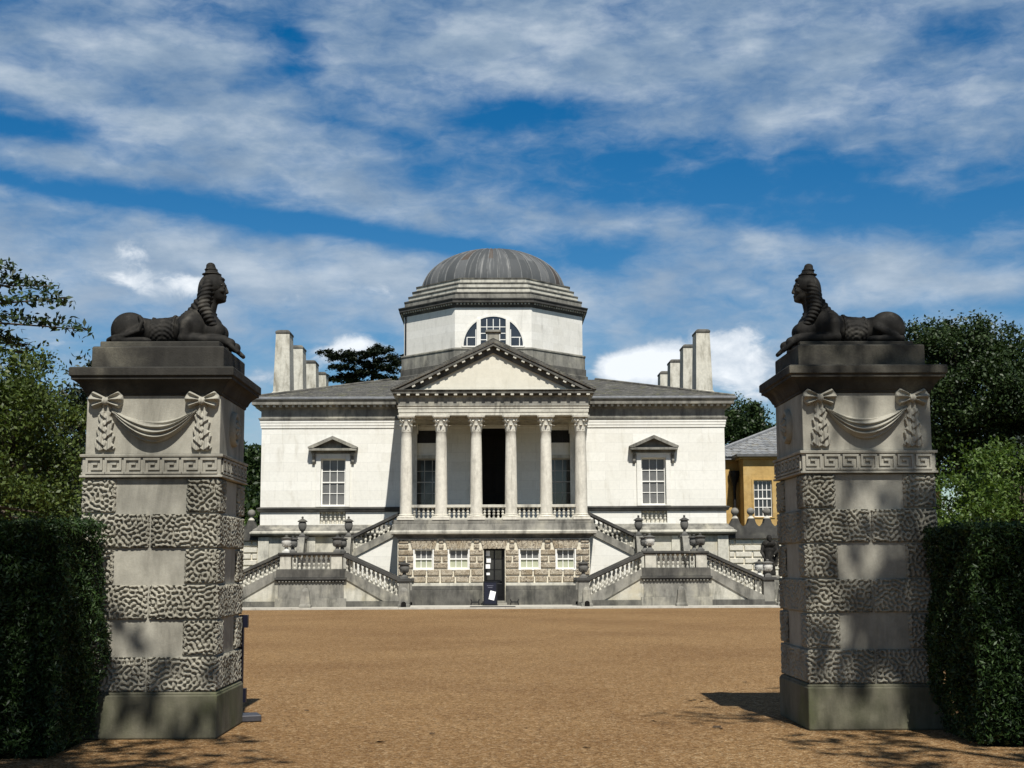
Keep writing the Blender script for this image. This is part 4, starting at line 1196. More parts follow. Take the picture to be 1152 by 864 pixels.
def chain(P, pts, rs):
    d = None
    for i in range(len(pts) - 1):
        e = sd_cap(P, pts[i], pts[i + 1], rs[i], rs[i + 1]); d = e if d is None else np.minimum(d, e)
    return d


def surface_nets(f, lo, hi, h):
    ax = [np.arange(lo[i], hi[i] + h, h, dtype=np.float32) for i in range(3)]
    P = np.meshgrid(*ax, indexing='ij')
    D = f(P).astype(np.float32)
    nx, ny, nz = D.shape
    sgn = D < 0
    acc = np.zeros((nx - 1, ny - 1, nz - 1, 3), np.float32); cnt = np.zeros((nx - 1, ny - 1, nz - 1), np.float32)
    cs = [(i, j, k) for i in (0, 1) for j in (0, 1) for k in (0, 1)]
    def sub(A, c): return A[c[0]:nx - 1 + c[0], c[1]:ny - 1 + c[1], c[2]:nz - 1 + c[2]]
    for a in cs:
        for ax_ in range(3):
            if a[ax_]: continue
            b = list(a); b[ax_] = 1
            da, db = sub(D, a), sub(D, b)
            m = (da < 0) != (db < 0)
            t = np.where(m, da / np.where(m, da - db, 1), 0)
            for i in range(3):
                acc[..., i] += np.where(m, a[i] + (t if i == ax_ else 0), 0)
            cnt += m
    act = cnt > 0
    idx = -np.ones(act.shape, np.int64); idx[act] = np.arange(act.sum())
    base = np.stack(np.nonzero(act), 1)
    v = (base + acc[act] / cnt[act][:, None]) * h + np.array([ax[0][0], ax[1][0], ax[2][0]])
    faces = []
    for d in range(3):
        u, w = [(1, 2), (2, 0), (0, 1)][d]
        sl0 = [slice(None)] * 3; sl1 = [slice(None)] * 3
        sl0[d] = slice(0, -1); sl1[d] = slice(1, None)
        cr = sgn[tuple(sl0)] != sgn[tuple(sl1)]
        ii = np.stack(np.nonzero(cr), 1)
        ok = (ii[:, u] > 0) & (ii[:, w] > 0) & (ii[:, u] < D.shape[u] - 1) & (ii[:, w] < D.shape[w] - 1)
        ii = ii[ok]
        fl_ = sgn[tuple(sl0)][tuple(ii.T)]
        def at(du, dw):
            q = ii.copy(); q[:, u] -= du; q[:, w] -= dw
            return idx[tuple(q.T)]
        q = np.stack([at(1, 1), at(0, 1), at(0, 0), at(1, 0)], 1)
        q[~fl_] = q[~fl_][:, ::-1]
        faces.append(q)
    return v, np.concatenate(faces)


def sym(P): return [P[0], np.abs(P[1]), P[2]]


def sphinx_torso(P):
    d = sd_cap(P, (-.40, 0, .16), (-.12, 0, .135), .158, .135)
    d = smin(d, sd_cap(P, (-.12, 0, .135), (.20, 0, .18), .135, .160), .05)
    return d


HEAD_C, HEAD_S = (.40, 0, .40), 1.18
def head_space(P): return [(P[i] - HEAD_C[i]) / HEAD_S + HEAD_C[i] for i in range(3)]


def sphinx_body(P):
    A = sym(P)
    d = sphinx_torso(P)
    d = smin(d, sd_ell(A, (-.425, .115, .175), (.195, .105, .165)), .03)
    d = smin(d, sd_ell(P, (-.50, 0, .14), (.15, .17, .14)), .04)
    # shank and hind paw along the plinth
    d = smin(d, sd_cap(A, (-.30, .19, .15), (-.50, .205, .05), .05, .04), .02)
    d = smin(d, sd_cap(A, (-.55, .20, .035), (-.24, .215, .035), .04, .033), .015)
    d = smin(d, sd_ell(A, (-.22, .215, .03), (.06, .045, .032)), .012)
    # tail over the haunch
    d = smin(d, chain(P, [(-.62, -.02, .05), (-.64, -.12, .05), (-.56, -.205, .07), (-.42, -.23, .085), (-.30, -.235, .13), (-.265, -.22, .22), (-.30, -.19, .28)], [.03, .03, .026, .024, .024, .024, .022]), .006)
    # chest, shoulders
    d = smin(d, sd_ell(P, (.27, 0, .18), (.19, .19, .19)), .05)
    d = smin(d, sd_ell(A, (.24, .13, .20), (.15, .09, .16)), .04)
    d = smin(d, sd_cap(P, (.30, 0, .28), (.43, 0, .20), .12, .12), .06)
    d = smin(d, sd_ell(A, (.475, .085, .145), (.125, .090, .110)), .025)
    d = smin(d, sd_ell(A, (.575, .09, .10), (.016, .014, .014)), .01)
    # arms
    d = smin(d, sd_cap(A, (.20, .185, .20), (.19, .20, .075), .075, .055), .025)
    d = smin(d, sd_cap(A, (.17, .195, .055), (.60, .15, .045), .055, .045), .02)
    d = smin(d, sd_cap(A, (.58, .15, .045), (.67, .145, .01), .05, .052), .015)
    for t in (-.036, 0, .036):
        d = smin(d, sd_cap(A, (.66, .145 + t, .0), (.745, .145 + t * 1.1, -.075), .026, .023), .008)
    # neck and head
    d = smin(d, sd_cap(P, (.36, 0, .30), (.425, 0, .50), .10, .075), .04)
    d = smin(d, sphinx_head(head_space(P)) * HEAD_S, .02)
    return d


def sphinx_head(P):
    A = sym(P)
    d = sd_ell(P, (.455, 0, .565), (.098, .082, .118))
    d = smin(d, sd_ell(P, (.495, 0, .50), (.055, .058, .058)), .02)
    d = smin(d, sd_ell(P, (.532, 0, .472), (.022, .026, .022)), .014)          # chin
    d = smin(d, sd_cap(P, (.549, 0, .588), (.563, 0, .541), .008, .014), .010)  # nose
    d = smin(d, sd_ell(A, (.558, .010, .538), (.010, .010, .007)), .005)
    d = smin(d, sd_ell(P, (.547, 0, .510), (.015, .026, .006)), .005)           # lips
    d = smin(d, sd_ell(P, (.545, 0, .496), (.015, .022, .007)), .005)
    d = smin(d, sd_cap(A, (.545, .014, .603), (.520, .062, .598), .009, .008), .008)  # brow
    d = smin(d, sd_ell(A, (.520, .046, .545), (.025, .025, .02)), .012)         # cheek
    d = -smin(-d, sd_ell(A, (.552, .036, .580), (.018, .020, .012)), .006)       # eye socket
    d = smin(d, sd_ell(A, (.536, .036, .579), (.014, .016, .009)), .003)
    d = smin(d, sd_ell(A, (.43, .088, .555), (.022, .016, .035)), .006)         # ear
    return d


def sphinx_hair(P0):
    P = head_space(P0); A = sym(P)
    d = sd_ell(P, (.425, 0, .600), (.118, .108, .112))
    d = smin(d, sd_ell(P, (.375, 0, .50), (.085, .118, .16)), .04)
    lap = chain(A, [(.405, .094, .60), (.385, .112, .50), (.375, .125, .40), (.42, .125, .30), (.49, .105, .20), (.545, .07, .09)], [.045, .05, .055, .046, .032, .018])
    ridge = np.sin((P[2] - P[0] * .25) * 2 * pi / .036)
    lap = lap - .0046 * ridge * np.clip((.62 - P[2]) / .05, .25, 1)
    d = d - .0035 * ridge * np.clip((.56 - P[2]) / .05, 0, 1)
    d = smin(d, lap, .012)
    mane = chain(P, [(.33, 0, .42), (.27, 0, .36), (.20, 0, .315), (.13, 0, .285)], [.085, .07, .055, .04])
    d = smin(d, mane - .005 * np.sin((P[0] + P[2]) * 2 * pi / .06), .015)
    d = np.maximum(d, -sd_ell(P, (.560, 0, .540), (.120, .074, .118)))
    band = np.maximum(np.abs(sd_ell(P, (.455, 0, .565), (.106, .094, .126))) - .009, np.abs((P[2] - .640) - (P[0] - .45) * .28) - .012)
    d = np.minimum(d, band)
    cr = sd_cap(P, (.420, 0, .665), (.408, 0, .735), .090, .052)
    cr = smin(cr, sd_ell(P, (.416, 0, .700), (.090, .090, .012)), .006)
    cr = smin(cr, sd_ell(P, (.409, 0, .742), (.062, .062, .012)), .006)
    cr = smin(cr, sd_ell(P, (.404, 0, .775), (.042, .042, .032)), .008)
    return np.minimum(d, cr) * HEAD_S


def sphinx_cloth(P):
    ang = np.arctan2(P[1], P[2] - .12)
    rel = .002 * np.sin(ang * 20) * np.sin((P[0] + .2) * 2 * pi / .06)
    rel = rel + .0028 * np.cos(np.sqrt((P[0] + .07) ** 2 + (np.abs(P[1]) * .0 + P[2] - .02) ** 2) * 2 * pi / .045)
    d = sphinx_torso(P) - .012 - rel
    bord = np.minimum(np.abs(P[0] + .185), np.abs(P[0] - .045))
    d = d - np.where(bord < .014, .006, 0)
    return np.maximum(np.maximum(d, np.abs(P[0] + .07) - .13), -(P[2] - .005))


vb, fb = surface_nets(lambda P: np.maximum(sphinx_body(P), np.where(P[0] < .60, -(P[2] + .0), -1.)), (-.72, -.30, -.16), (.82, .30, .94), .0082)
vh, fh = surface_nets(sphinx_hair, (.02, -.26, .02), (.68, .26, .94), .0072)
vc, fc = surface_nets(sphinx_cloth, (-.24, -.22, -.02), (.10, .22, .36), .007)
me_body = mesh_np('sphinx_body', vb, fb, True); me_hair = mesh_np('sphinx_hair', vh, fh, True); me_cloth = mesh_np('sphinx_cloth', vc, fc, True)


def sphinx(label, loc, face):
    r = thing('sphinx_statue', label, 'statue', loc, 0 if face > 0 else pi, 'stone sphinxes on the gate piers')
    for nm_, me_ in (('body', me_body), ('headdress', me_hair), ('saddle_cloth', me_cloth)): link(nm_, me_, M['sphinx'], r).scale = (1.0, 1.06, 1.06)
    mb = MB(); mb.box(-.655, .60, -.40, .30, -.085, 0); mb.build('plinth', M['pier_cap'], r, 0, .012)
    return r


# ------------------------------------------------------------------ gate piers
DX = .0065
Ng = 640
kx = np.fft.fftfreq(Ng, DX)[:, None]; ky = np.fft.fftfreq(Ng, DX)[None, :]
kk = np.sqrt(kx ** 2 + ky ** 2)
k0 = 1 / .046
sp = np.fft.fft2(rng.standard_normal((Ng, Ng))) * np.exp(-((kk - k0) / (k0 * .20)) ** 2)
fld = np.real(np.fft.ifft2(sp)); fld /= fld.std()
WORM = np.clip(.66 + 1.25 * fld, 0, 1); WORM = WORM * WORM * (3 - 2 * WORM)


def verm_block(x0, x1, y0, y1, z0, z1, depth=.034):
    """block with worm-eaten faces on its four sides"""
    V = []; Fq = []; base = 0
    step = .0066
    for (ax, a0, a1, pl, sgn) in ((0, x0, x1, y0, -1), (0, x0, x1, y1, 1), (1, y0, y1, x0, -1), (1, y0, y1, x1, 1)):
        nu = max(4, int((a1 - a0) / step)); nz = max(4, int((z1 - z0) / step))
        u = np.linspace(a0, a1, nu); z = np.linspace(z0, z1, nz)
        U, Z = np.meshgrid(u, z, indexing='ij')
        ox, oy = rng.integers(0, Ng - 1, 2)
        H = WORM[np.ix_((ox + np.arange(nu)) % Ng, (oy + np.arange(nz)) % Ng)]
        e = np.minimum(np.minimum(U - a0, a1 - U), np.minimum(Z - z0, z1 - Z))
        ew = e + .010 * (H - .5)
        t = np.clip(ew / .024, 0, 1); t = t * (2 - t)
        off = -.024 * (1 - t) + depth * (H - .75) * np.clip(e / .012, 0, 1)
        W_ = pl + sgn * off
        pts = np.stack([U, W_, Z], -1) if ax == 0 else np.stack([W_, U, Z], -1)
        V.append(pts.reshape(-1, 3))
        i = np.arange(nu - 1)[:, None] * nz + np.arange(nz - 1)[None, :]
        q = np.stack([i, i + nz, i + nz + 1, i + 1], -1).reshape(-1, 4) + base
        flip = (ax == 0 and sgn > 0) or (ax == 1 and sgn < 0)
        Fq.append(q[:, ::-1] if flip else q)
        base += nu * nz
    b = .006
    for zz, fl_ in ((z0 + .004, True), (z1 - .004, False)):
        V.append(np.array([(x0 + b, y0 + b, zz), (x1 - b, y0 + b, zz), (x1 - b, y1 - b, zz), (x0 + b, y1 - b, zz)]))
        q = np.array([[0, 1, 2, 3]]) + base
        Fq.append(q[:, ::-1] if fl_ else q); base += 4
    return np.concatenate(V), np.concatenate(Fq)


def relief(name, fn, x0, x1, z0, z1, mat, parent, y, step=.005, side=None):
    """raised carving: height field standing out of the face at y (front faces -y)"""
    xs = np.arange(x0, x1 + step, step); zs = np.arange(z0, z1 + step, step)
    X_, Z_ = np.meshgrid(xs, zs, indexing='ij')
    H = fn(X_, Z_)
    nu, nz = H.shape
    V = np.stack([X_, y - H, Z_], -1).reshape(-1, 3)
    i = np.arange(nu - 1)[:, None] * nz + np.arange(nz - 1)[None, :]
    q = np.stack([i, i + nz, i + nz + 1, i + 1], -1).reshape(-1, 4)
    hv = H.reshape(-1)
    keep = (hv[q] > -.004).any(1)
    q = q[keep]
    uq, inv = np.unique(q, return_inverse=True)
    return link(name, mesh_np(name, V[uq], inv.reshape(q.shape), True), mat, parent)


def sstep(a, b, x):
    t = np.clip((x - a) / (b - a), 0, 1); return t * t * (3 - 2 * t)


def swag_fn(cx0, cx1, ztop):
    w = (cx1 - cx0) / 2; c = (cx0 + cx1) / 2
    def fn(X, Z):
        t = np.clip((X - c) / w, -1.0, 1.0)
        a = 1 - t * t
        zu = ztop - .06 - .135 * a                # upper edge
        zl = ztop - .09 - .305 * a - .02 * a * a  # lower edge
        s = (Z - zl) / np.maximum(zu - zl, .01)   # 0 bottom .. 1 top
        prof = np.sin(np.clip(s, 0, 1) * pi) ** .38
        fold = .5 + .5 * np.cos(2 * pi * (s * 4.2 + .35 * np.sin(t * 2.2)))
        fold2 = .5 + .5 * np.cos(2 * pi * (s * 7.0 + t * .8))
        h = (.022 + .040 * a) * prof * (.6 + .8 * (1 - np.clip(s, 0, 1))) + (.052 * fold ** 1.5 + .012 * fold2) * prof * (.55 + .45 * a)
        h = np.where((s > 0) & (s < 1) & (np.abs(X - c) < w), h, -.02)
        return h
    return fn


def bow_fn(cx, cz):
    def fn(X, Z):
        x = X - cx; z = Z - cz
        h = np.full_like(X, -.02)
        for s in (-1, 1):
            # loop: fan-shaped lobe that widens outward
            u = s * x; v = z - .012 - .05 * np.clip(u, 0, 1)
            hw = .030 + .50 * np.clip(u, 0, .12) - 1.0 * np.clip(u - .13, 0, 1)
            r = 1 - (v / np.maximum(hw, .004)) ** 2
            endf = np.clip((.175 - u) / .03, 0, 1)
            k = (np.cos(np.arctan2(v, u + .02) * 13) * .5 + .5) ** 1.3
            hh = .014 + .042 * np.sqrt(np.clip(r, 0, 1)) * np.sqrt(endf) * (.55 + .45 * np.clip(u / .1, 0, 1)) + .052 * k * np.clip(u / .05, 0, 1) * np.clip(r * 2, 0, 1)
            h = np.where((u > 0) & (r > 0) & (u < .175), np.maximum(h, hh), h)
        kr = 1 - (x / .042) ** 2 - (z / .042) ** 2
        h = np.maximum(h, np.where(kr > 0, .045 + .045 * np.sqrt(np.clip(kr, 0, 1)) + .006 * np.cos(x * 250), -.02))
        return h
    return fn


def tail_fn(cx, z1, z0):
    def fn(X, Z):
        s = np.clip((z1 - Z) / (z1 - z0), 0, 1)
        h = np.full_like(X, -.02)
        for k, (off, ph) in enumerate(((-.035, 0.), (.038, .5))):
            zig = np.abs(((s * 3.6 + ph) % 1.0) - .5) * 2
            c = cx + off * (.55 + .75 * s)
            hw = .028 + .026 * s + .030 * (zig - .5) * (s > .18)
            x = X - c
            r = 1 - (x / hw) ** 2
            hh = .014 + .018 * np.sqrt(np.clip(r, 0, 1)) + .030 * (((s * 3.6 + ph + x * 6 * (1 if k else -1)) % 1.0)) * (s > .18) + .010 * np.cos(x * 130)
            zend = z0 + .035 * (1 - np.clip(r, 0, 1))
            h = np.where((r > 0) & (Z > zend) & (Z < z1), np.maximum(h, hh), h)
        return h
    return fn


def gate_pier(label, loc):
    r = thing('gate_pier', label, 'gate pier', loc, 0, 'stone gate piers')
    HB = .70; D0, D1 = 0, 1.40                   # front at y=0, square plan
    mb = MB(); mb.box(-.725, .725, -.03, 1.43, 0, .435); mb.ring([(-.70, 0), (.70, 0), (.70, 1.4), (-.70, 1.4)], [(.025, .435), (0, .46)], True); mb.build('base', M['pier_base'], r, 0, .018)
    mb = MB(); mb.box(-.672, .672, .028, 1.372, .45, 2.60)
    mb.build('shaft', M['pier_plain'], r, 0, .01)
    rows = [.455 + i * .3575 for i in range(7)]
    for i in range(6):
        z0, z1 = rows[i] + .009, rows[i + 1] - .009
        if i % 2 == 0:
            boxes = [(-HB, -.014, 0, 1.4), (.014, HB, 0, 1.4)]
        else:
            w = .335
            boxes = [(-HB, -HB + w, 0, w), (HB - w, HB, 0, w), (-HB, -HB + w, 1.4 - w, 1.4), (HB - w, HB, 1.4 - w, 1.4)]
        for b in boxes:
            v_, f_ = verm_block(b[0], b[1], b[2], b[3], z0, z1)
            link('rusticated_block', mesh_np('rusticated_block', v_, f_, True), M['pier_verm'], r)
    # key-pattern frieze
    z0, z1 = 2.605, 2.84
    mb = MB(); mb.box(-.705, .705, -.005, 1.405, z0, z1); fr = mb.build('frieze', M['pier_plain'], r, 0, .006)
    mb = MB()
    pl = [(-.705, -.005), (.705, -.005), (.705, 1.405), (-.705, 1.405)]
    mb.ring(pl, [(0, z0), (.022, z0 + .002), (.022, z0 + .022), (0, z0 + .026)]); mb.ring(pl, [(0, z1 - .03), (.022, z1 - .026), (.026, z1), (0, z1 + .004)])
    def stroke(face, a, b, w=.0095, d=.020):
        (x0, q0), (x1, q1) = a, b
        xa, xb = min(x0, x1) - w, max(x0, x1) + w; za, zb = min(q0, q1) - w, max(q0, q1) + w
        if face == 0: mb.box(xa, xb, -.005 - d, -.004, za, zb)
        elif face == 1: mb.box(.704, .705 + d, .7 + xa, .7 + xb, za, zb)
        elif face == 3: mb.box(-.705 - d, -.704, .7 - xb, .7 - xa, za, zb)
        else: mb.box(-xb, -xa, 1.404, 1.405 + d, za, zb)
    for face in range(4):
        nk = 7; uw_ = 1.36 / nk
        for k in range(nk):
            ox = -.68 + k * uw_; zz = lambda t: z0 + .045 + t * (z1 - z0 - .095); xx = lambda t: ox + t * uw_
            path = [(.12, 0), (.12, 1), (.88, 1), (.88, .28), (.40, .28), (.40, .66), (.62, .66)]
            for i in range(len(path) - 1): stroke(face, (xx(path[i][0]), zz(path[i][1])), (xx(path[i + 1][0]), zz(path[i + 1][1])), .0115, .020 + .0004 * (i % 2))
            stroke(face, (xx(.12), zz(0)), (xx(1.06) if k < nk - 1 else xx(.9), zz(0)), .0115, .0206)
    mb.build('key_pattern', M['pier_plain'], fr, 0, .003)
    # garland block
    mb = MB(); mb.box(-.685, .685, .015, 1.385, 2.84, 3.50); blk_ = mb.build('garland_block', M['pier_plain'], r, 0, .01)
    yb = .015
    relief('garland', swag_fn(-.43, .45, 3.375), -.44, .46, 2.90, 3.36, M['pier_plain'], blk_, yb)
    for cx in (-.485, .50):
        relief('bow', bow_fn(cx, 3.385), cx - .19, cx + .19, 3.26, 3.52, M['pier_plain'], blk_, yb)
        relief('ribbon_tail', tail_fn(cx, 3.37, 2.875), cx - .13, cx + .13, 2.86, 3.40, M['pier_plain'], blk_, yb)
    for s in (-1, 1):      # roundels on the flanks
        mb = MB(); mb.lathe([(.19, 0), (.19, .03), (.17, .055), (.14, .05), (.125, .03), (.11, .03), (.10, .05), (.05, .075), (.003, .08)], n=28)
        for k in range(8):
            a = 2 * pi * k / 8; mb.tube([(.05 * cos(a), .05 * sin(a), .07), (.10 * cos(a), .10 * sin(a), .055)], [.02, .016], 5)
        o = mb.build('roundel', M['pier_plain'], blk_, 40, loc=(s * .684, .70, 3.16)); o.rotation_euler = (0, s * pi / 2, 0)
    pc = [(-.685, .015), (.685, .015), (.685, 1.385), (-.685, 1.385)]
    mb = MB(); mb.ring(pc, [(-.01, 3.44), (.012, 3.45), (.015, 3.475), (.03, 3.485), (.045, 3.52), (.075, 3.565), (.115, 3.595), (.135, 3.60), (.135, 3.63), (.155, 3.64), (.155, 3.715), (.145, 3.728), (-.02, 3.745)], True); mb.build('cornice', M['pier_cap'], r, 35, .004)
    mb = MB(); mb.ring([(-.675, .09), (.69, .09), (.69, 1.31), (-.675, 1.31)], [(0, 3.735), (0, 3.965), (-.012, 3.977)], True); mb.build('plinth_block', M['pier_cap'], r, 0, .008)
    return r


PL, PR_ = (-3.49, -47.5, 0), (3.965, -47.1, 0)
HL, HR = 1.0, 1.017          # the right pier is a little taller
p1 = gate_pier('sunlit stone gate pier with worm-carved blocks on the left, its swag under a right-facing sphinx', PL)
p1.scale = (1, 1, HL)
p2 = dup(p1, PR_, 'shaded stone gate pier with worm-carved blocks on the right, under a left-facing sphinx', 0, 'stone gate piers', mirror=True)
p2.scale = (-1, 1, HR)
sphinx('dark stone sphinx lying on the left gate pier and facing right', (PL[0] + .0, PL[1] + .70, 3.977 * HL + .085), 1)
sphinx('dark stone sphinx lying on the right gate pier and facing left', (PR_[0] - .0, PR_[1] + .70, 3.977 * HR + .085), -1)


# ------------------------------------------------------------------ statue by the right stair
def statue_sdf(P):
    x, y, z = P
    d = sd_cap(P, (0, 0, .08), (0, .02, .85), .27, .20)              # robe
    fold = .012 * np.sin(np.arctan2(y, x) * 11 + z * 3) + .008 * np.sin(np.arctan2(y, x) * 19 - z * 5)
    d = d - fold * np.clip((1.1 - z) * 3, 0, 1)
    d = smin(d, sd_ell(P, (0, .02, 1.08), (.25, .17, .28)), .06)
    d = smin(d, sd_ell(P, (.02, -.03, 1.36), (.31, .20, .17)), .06)  # shoulders
    d = smin(d, sd_cap(P, (.24, -.02, 1.30), (.36, -.12, 1.06), .085, .07), .03)
    d = smin(d, sd_cap(P, (.36, -.12, 1.06), (.18, -.26, .92), .07, .05), .03)
    d = smin(d, sd_cap(P, (-.24, 0, 1.28), (-.33, -.10, 1.00), .085, .065), .03)
    d = smin(d, sd_cap(P, (-.33, -.10, 1.00), (-.22, -.22, .70), .065, .05), .03)
    d = smin(d, sd_ell(P, (.27, .04, 1.20), (.19, .18, .32)), .03)   # cloak over the arm
    d = smin(d, sd_cap(P, (.34, .02, 1.2), (.30, .0, .45), .09, .07), .04)
    d = smin(d, sd_cap(P, (.02, -.03, 1.38), (.02, -.09, 1.48), .075, .07), .03)
    d = smin(d, sd_ell(P, (.0, -.12, 1.59), (.115, .13, .145)), .015)
    d = smin(d, sd_ell(P, (.02, -.20, 1.50), (.05, .06, .07)), .02)  # beard
    d = smin(d, sd_cap(P, (.02, -.215, 1.59), (.02, -.24, 1.555), .012, .016), .01)
    d = smin(d, sd_ell(P, (.02, -.08, 1.61), (.10, .105, .10)) - .008 * np.sin(x * 130) * np.sin(z * 120), .01)
    return np.maximum(d, -z)
vs_, fs_ = surface_nets(statue_sdf, (-.55, -.42, -.03), (.58, .40, 1.78), .016)
st = thing('garden_statue', 'dark weathered draped stone figure standing before the right garden wall', 'statue', (11.78, -2.3, 0))
link('figure', mesh_np('figure', vs_, fs_, True), M['sphinx'], st).location = (0, 0, 1.22)
mb = MB(); mb.ring([(-.34, -.30), (.34, -.30), (.34, .30), (-.34, .30)], [(.06, .0), (.06, .2), (0, .25), (0, 1.05), (.05, 1.1), (.05, 1.2), (0, 1.22)], True); mb.build('pedestal', M['grey_stone'], st, 0, .01)


# ------------------------------------------------------------------ vegetation
# a few fallen leaves on the gravel
rl = random.Random(12); lf0 = None
for (px, py) in ((782, 788), (790, 790), (797, 787), (776, 789), (838, 768), (806, 819), (811, 820), (527, 810), (660, 842), (428, 836), (345, 800), (602, 776), (486, 826), (735, 812)):
    dirv = fw + rt * ((px - 576) / F_PX) - up * ((py - 432) / F_PX); t = -CAM.z / dirv.z; q = CAM + dirv * t
    if lf0 is None:
        mb = MB(); mb.add([(-.05, 0, .004), (-.015, -.026, .014), (.03, -.020, .010), (.055, 0, .02), (.03, .02, .012), (-.015, .026, .016), (0, 0, .006)], [(0, 1, 6), (1, 2, 6), (2, 3, 6), (3, 4, 6), (4, 5, 6), (5, 0, 6)])
        lf0 = mb.build('fallen_leaf', plain('dry_leaf', (.045, .028, .014), .8)); o = lf0
        tag(o, 'small dry brown leaf lying on the gravel', 'leaf', 'fallen leaves on the gravel')
    else: o = lf0.copy(); COL.objects.link(o)
    o.location = (q.x, q.y, .002); o.rotation_euler = (rl.uniform(-.3, .3), 0, rl.uniform(0, 6.28)); k = rl.uniform(.6, 1.2); o.scale = (k, k, k)


def leaf_quads(c, size, up_bias=.35, aspect=.55, R=rng):
    """diamond leaves with random attitude at the points c"""
    n_ = len(c)
    nrm = R.standard_normal((n_, 3)); nrm[:, 2] += up_bias * 2; nrm /= np.linalg.norm(nrm, axis=1)[:, None]
    t = R.standard_normal((n_, 3)); t -= nrm * (t * nrm).sum(1)[:, None]; t /= np.linalg.norm(t, axis=1)[:, None]
    b = np.cross(nrm, t)
    s = (size * R.uniform(.6, 1.35, n_))[:, None]
    v = np.stack([c - t * s, c - b * s * aspect + nrm * s * .12, c + t * s, c + b * s * aspect + nrm * s * .12], 1)
    return v.reshape(-1, 3), np.arange(n_ * 4).reshape(-1, 4)


def crown_points(blobs, per_m3, clump_r, leaves_per, R, shell=.55):
    out = []
    for (x, y, z, rx, ry, rz) in blobs:
        nc = max(6, int(per_m3 * rx * ry * rz * 4.19))
        d = R.standard_normal((nc, 3)); d /= np.linalg.norm(d, axis=1)[:, None]
        rad = R.uniform(shell ** 3, 1.0, nc) ** (1 / 3.) * R.uniform(.86, 1.10, nc)
        cc = d * rad[:, None] * np.array([rx, ry, rz]) + np.array([x, y, z])
        cr = clump_r * R.uniform(.5, 1.3, nc)
        pts = cc[:, None, :] + R.standard_normal((nc, leaves_per, 3)) * cr[:, None, None] * np.array([.55, .55, .38])
        out.append(pts.reshape(-1, 3))
    return np.concatenate(out)


def tree(name, label, base, blobs, leaf, per, clump, nl, mat, trunk_r=.25, group=None, limbs=True, cat='tree', shell=.5, seed=1, upb=.35, aspect=.55):
    R = np.random.default_rng(seed)
    r = thing(name, label, cat, base, 0, group)
    bl = [(b[0] - base[0], b[1] - base[1], b[2] - base[2], b[3], b[4], b[5]) for b in blobs]
    pts = crown_points(bl, per, clump, nl, R, shell)
    pts = pts[pts[:, 2] > .15]
    v, f = leaf_quads(pts, leaf, upb, aspect, R)
    link('crown', mesh_np('crown', v, f), mat, r)
    mb = MB(); top = max(bl, key=lambda b: b[2])
    zt_ = top[2]
    mb.tube([(0, 0, -.1), (.03, 0, zt_ * .3), (top[0] * .35, top[1] * .35, zt_ * .65), (top[0] * .8, top[1] * .8, zt_)], [trunk_r * 1.25, trunk_r, trunk_r * .7, trunk_r * .25], 10)
    if limbs:
        rr = random.Random(seed)
        for b in bl:
            st_ = rr.uniform(.3, .6)
            s0 = Vector((top[0] * .35 * st_, top[1] * .35 * st_, zt_ * st_))
            e = Vector(b[:3]); mid = (s0 + e) / 2 + Vector((rr.uniform(-.3, .3), rr.uniform(-.3, .3), -.05 * (e - s0).length))
            mb.tube([s0, mid, e], [trunk_r * .5, trunk_r * .3, trunk_r * .1], 6)
            for q in range(3):
                e2 = e + Vector((rr.uniform(-1, 1) * b[3] * .8, rr.uniform(-1, 1) * b[4] * .8, rr.uniform(-.3, .9) * b[5] * .8))
                mb.tube([mid, (mid + e2) / 2, e2], [trunk_r * .2, trunk_r * .13, trunk_r * .04], 5)
    mb.build('trunk', M['bark'], r, 60)
    return r


# broad tree beyond the left hedge
tree('broadleaf_tree', 'olive-green broadleaf tree filling the left edge above the hedge', (-11.2, -33, 0),
     [(-12.0, -33, 5.4, 3.0, 2.4, 1.6), (-10.3, -33.5, 4.6, 2.1, 2.0, 1.5), (-9.35, -34, 3.7, 1.1, 1.3, 1.0), (-8.95, -34.5, 2.5, 1.0, 1.2, 1.0), (-10.8, -34.6, 3.0, 2.2, 1.6, 1.5), (-9.6, -33, 2.0, 1.8, 1.6, 1.3), (-9.3, -34.2, 4.9, .6, .8, .45), (-11.2, -34.2, 6.6, 1.4, 1.3, .7)],
     .048, 2.3, .52, 230, M['leaf_olive'], .26, seed=3, shell=.35)
# overhanging branch at the top left
ob = thing('overhanging_tree', 'leafy sprays of a near tree reaching in at the upper left edge', 'tree', (-8.6, -45.5, 0))
R9 = np.random.default_rng(5); pts = []
mb = MB(); mb.tube([(0, 0, -.1), (.1, 0, 2.2), (.5, .1, 4.2), (.9, .2, 5.6)], [.2, .16, .12, .06], 8)
for (p0, p1, p2) in (((.5, .1, 4.0), (2.2, .1, 4.62), (3.78, .1, 4.50)), ((.5, .1, 4.2), (2.2, 0, 4.75), (3.55, 0, 4.86)), ((.6, .1, 4.4), (2.1, .2, 5.05), (3.3, .2, 5.05)), ((.7, .1, 4.6), (2.0, -.1, 5.25), (2.85, 0, 5.22)),
                     ((.5, .1, 4.0), (2.0, .3, 4.45), (2.95, .3, 4.35)), ((.5, 0, 4.5), (1.4, .2, 5.5), (2.1, .2, 5.6)), ((.4, .1, 3.9), (1.5, .2, 4.3), (2.6, .1, 4.62))):
    q = [Vector(p0), Vector(p1), Vector(p2)]
    mb.tube(q, [.035, .018, .005], 5)
    for i in range(60):
        t = .18 + .82 * i / 59
        c = q[0] * (1 - t) ** 2 + (q[1] * 2 - (q[0] + q[2]) / 2) * 2 * t * (1 - t) + q[2] * t * t
        for k in range(9):
            pts.append((c.x + R9.normal() * .06, c.y + R9.normal() * .12, c.z - .02 + R9.normal() * .045))
v, f = leaf_quads(np.array(pts), .046, .5, .42, R9)
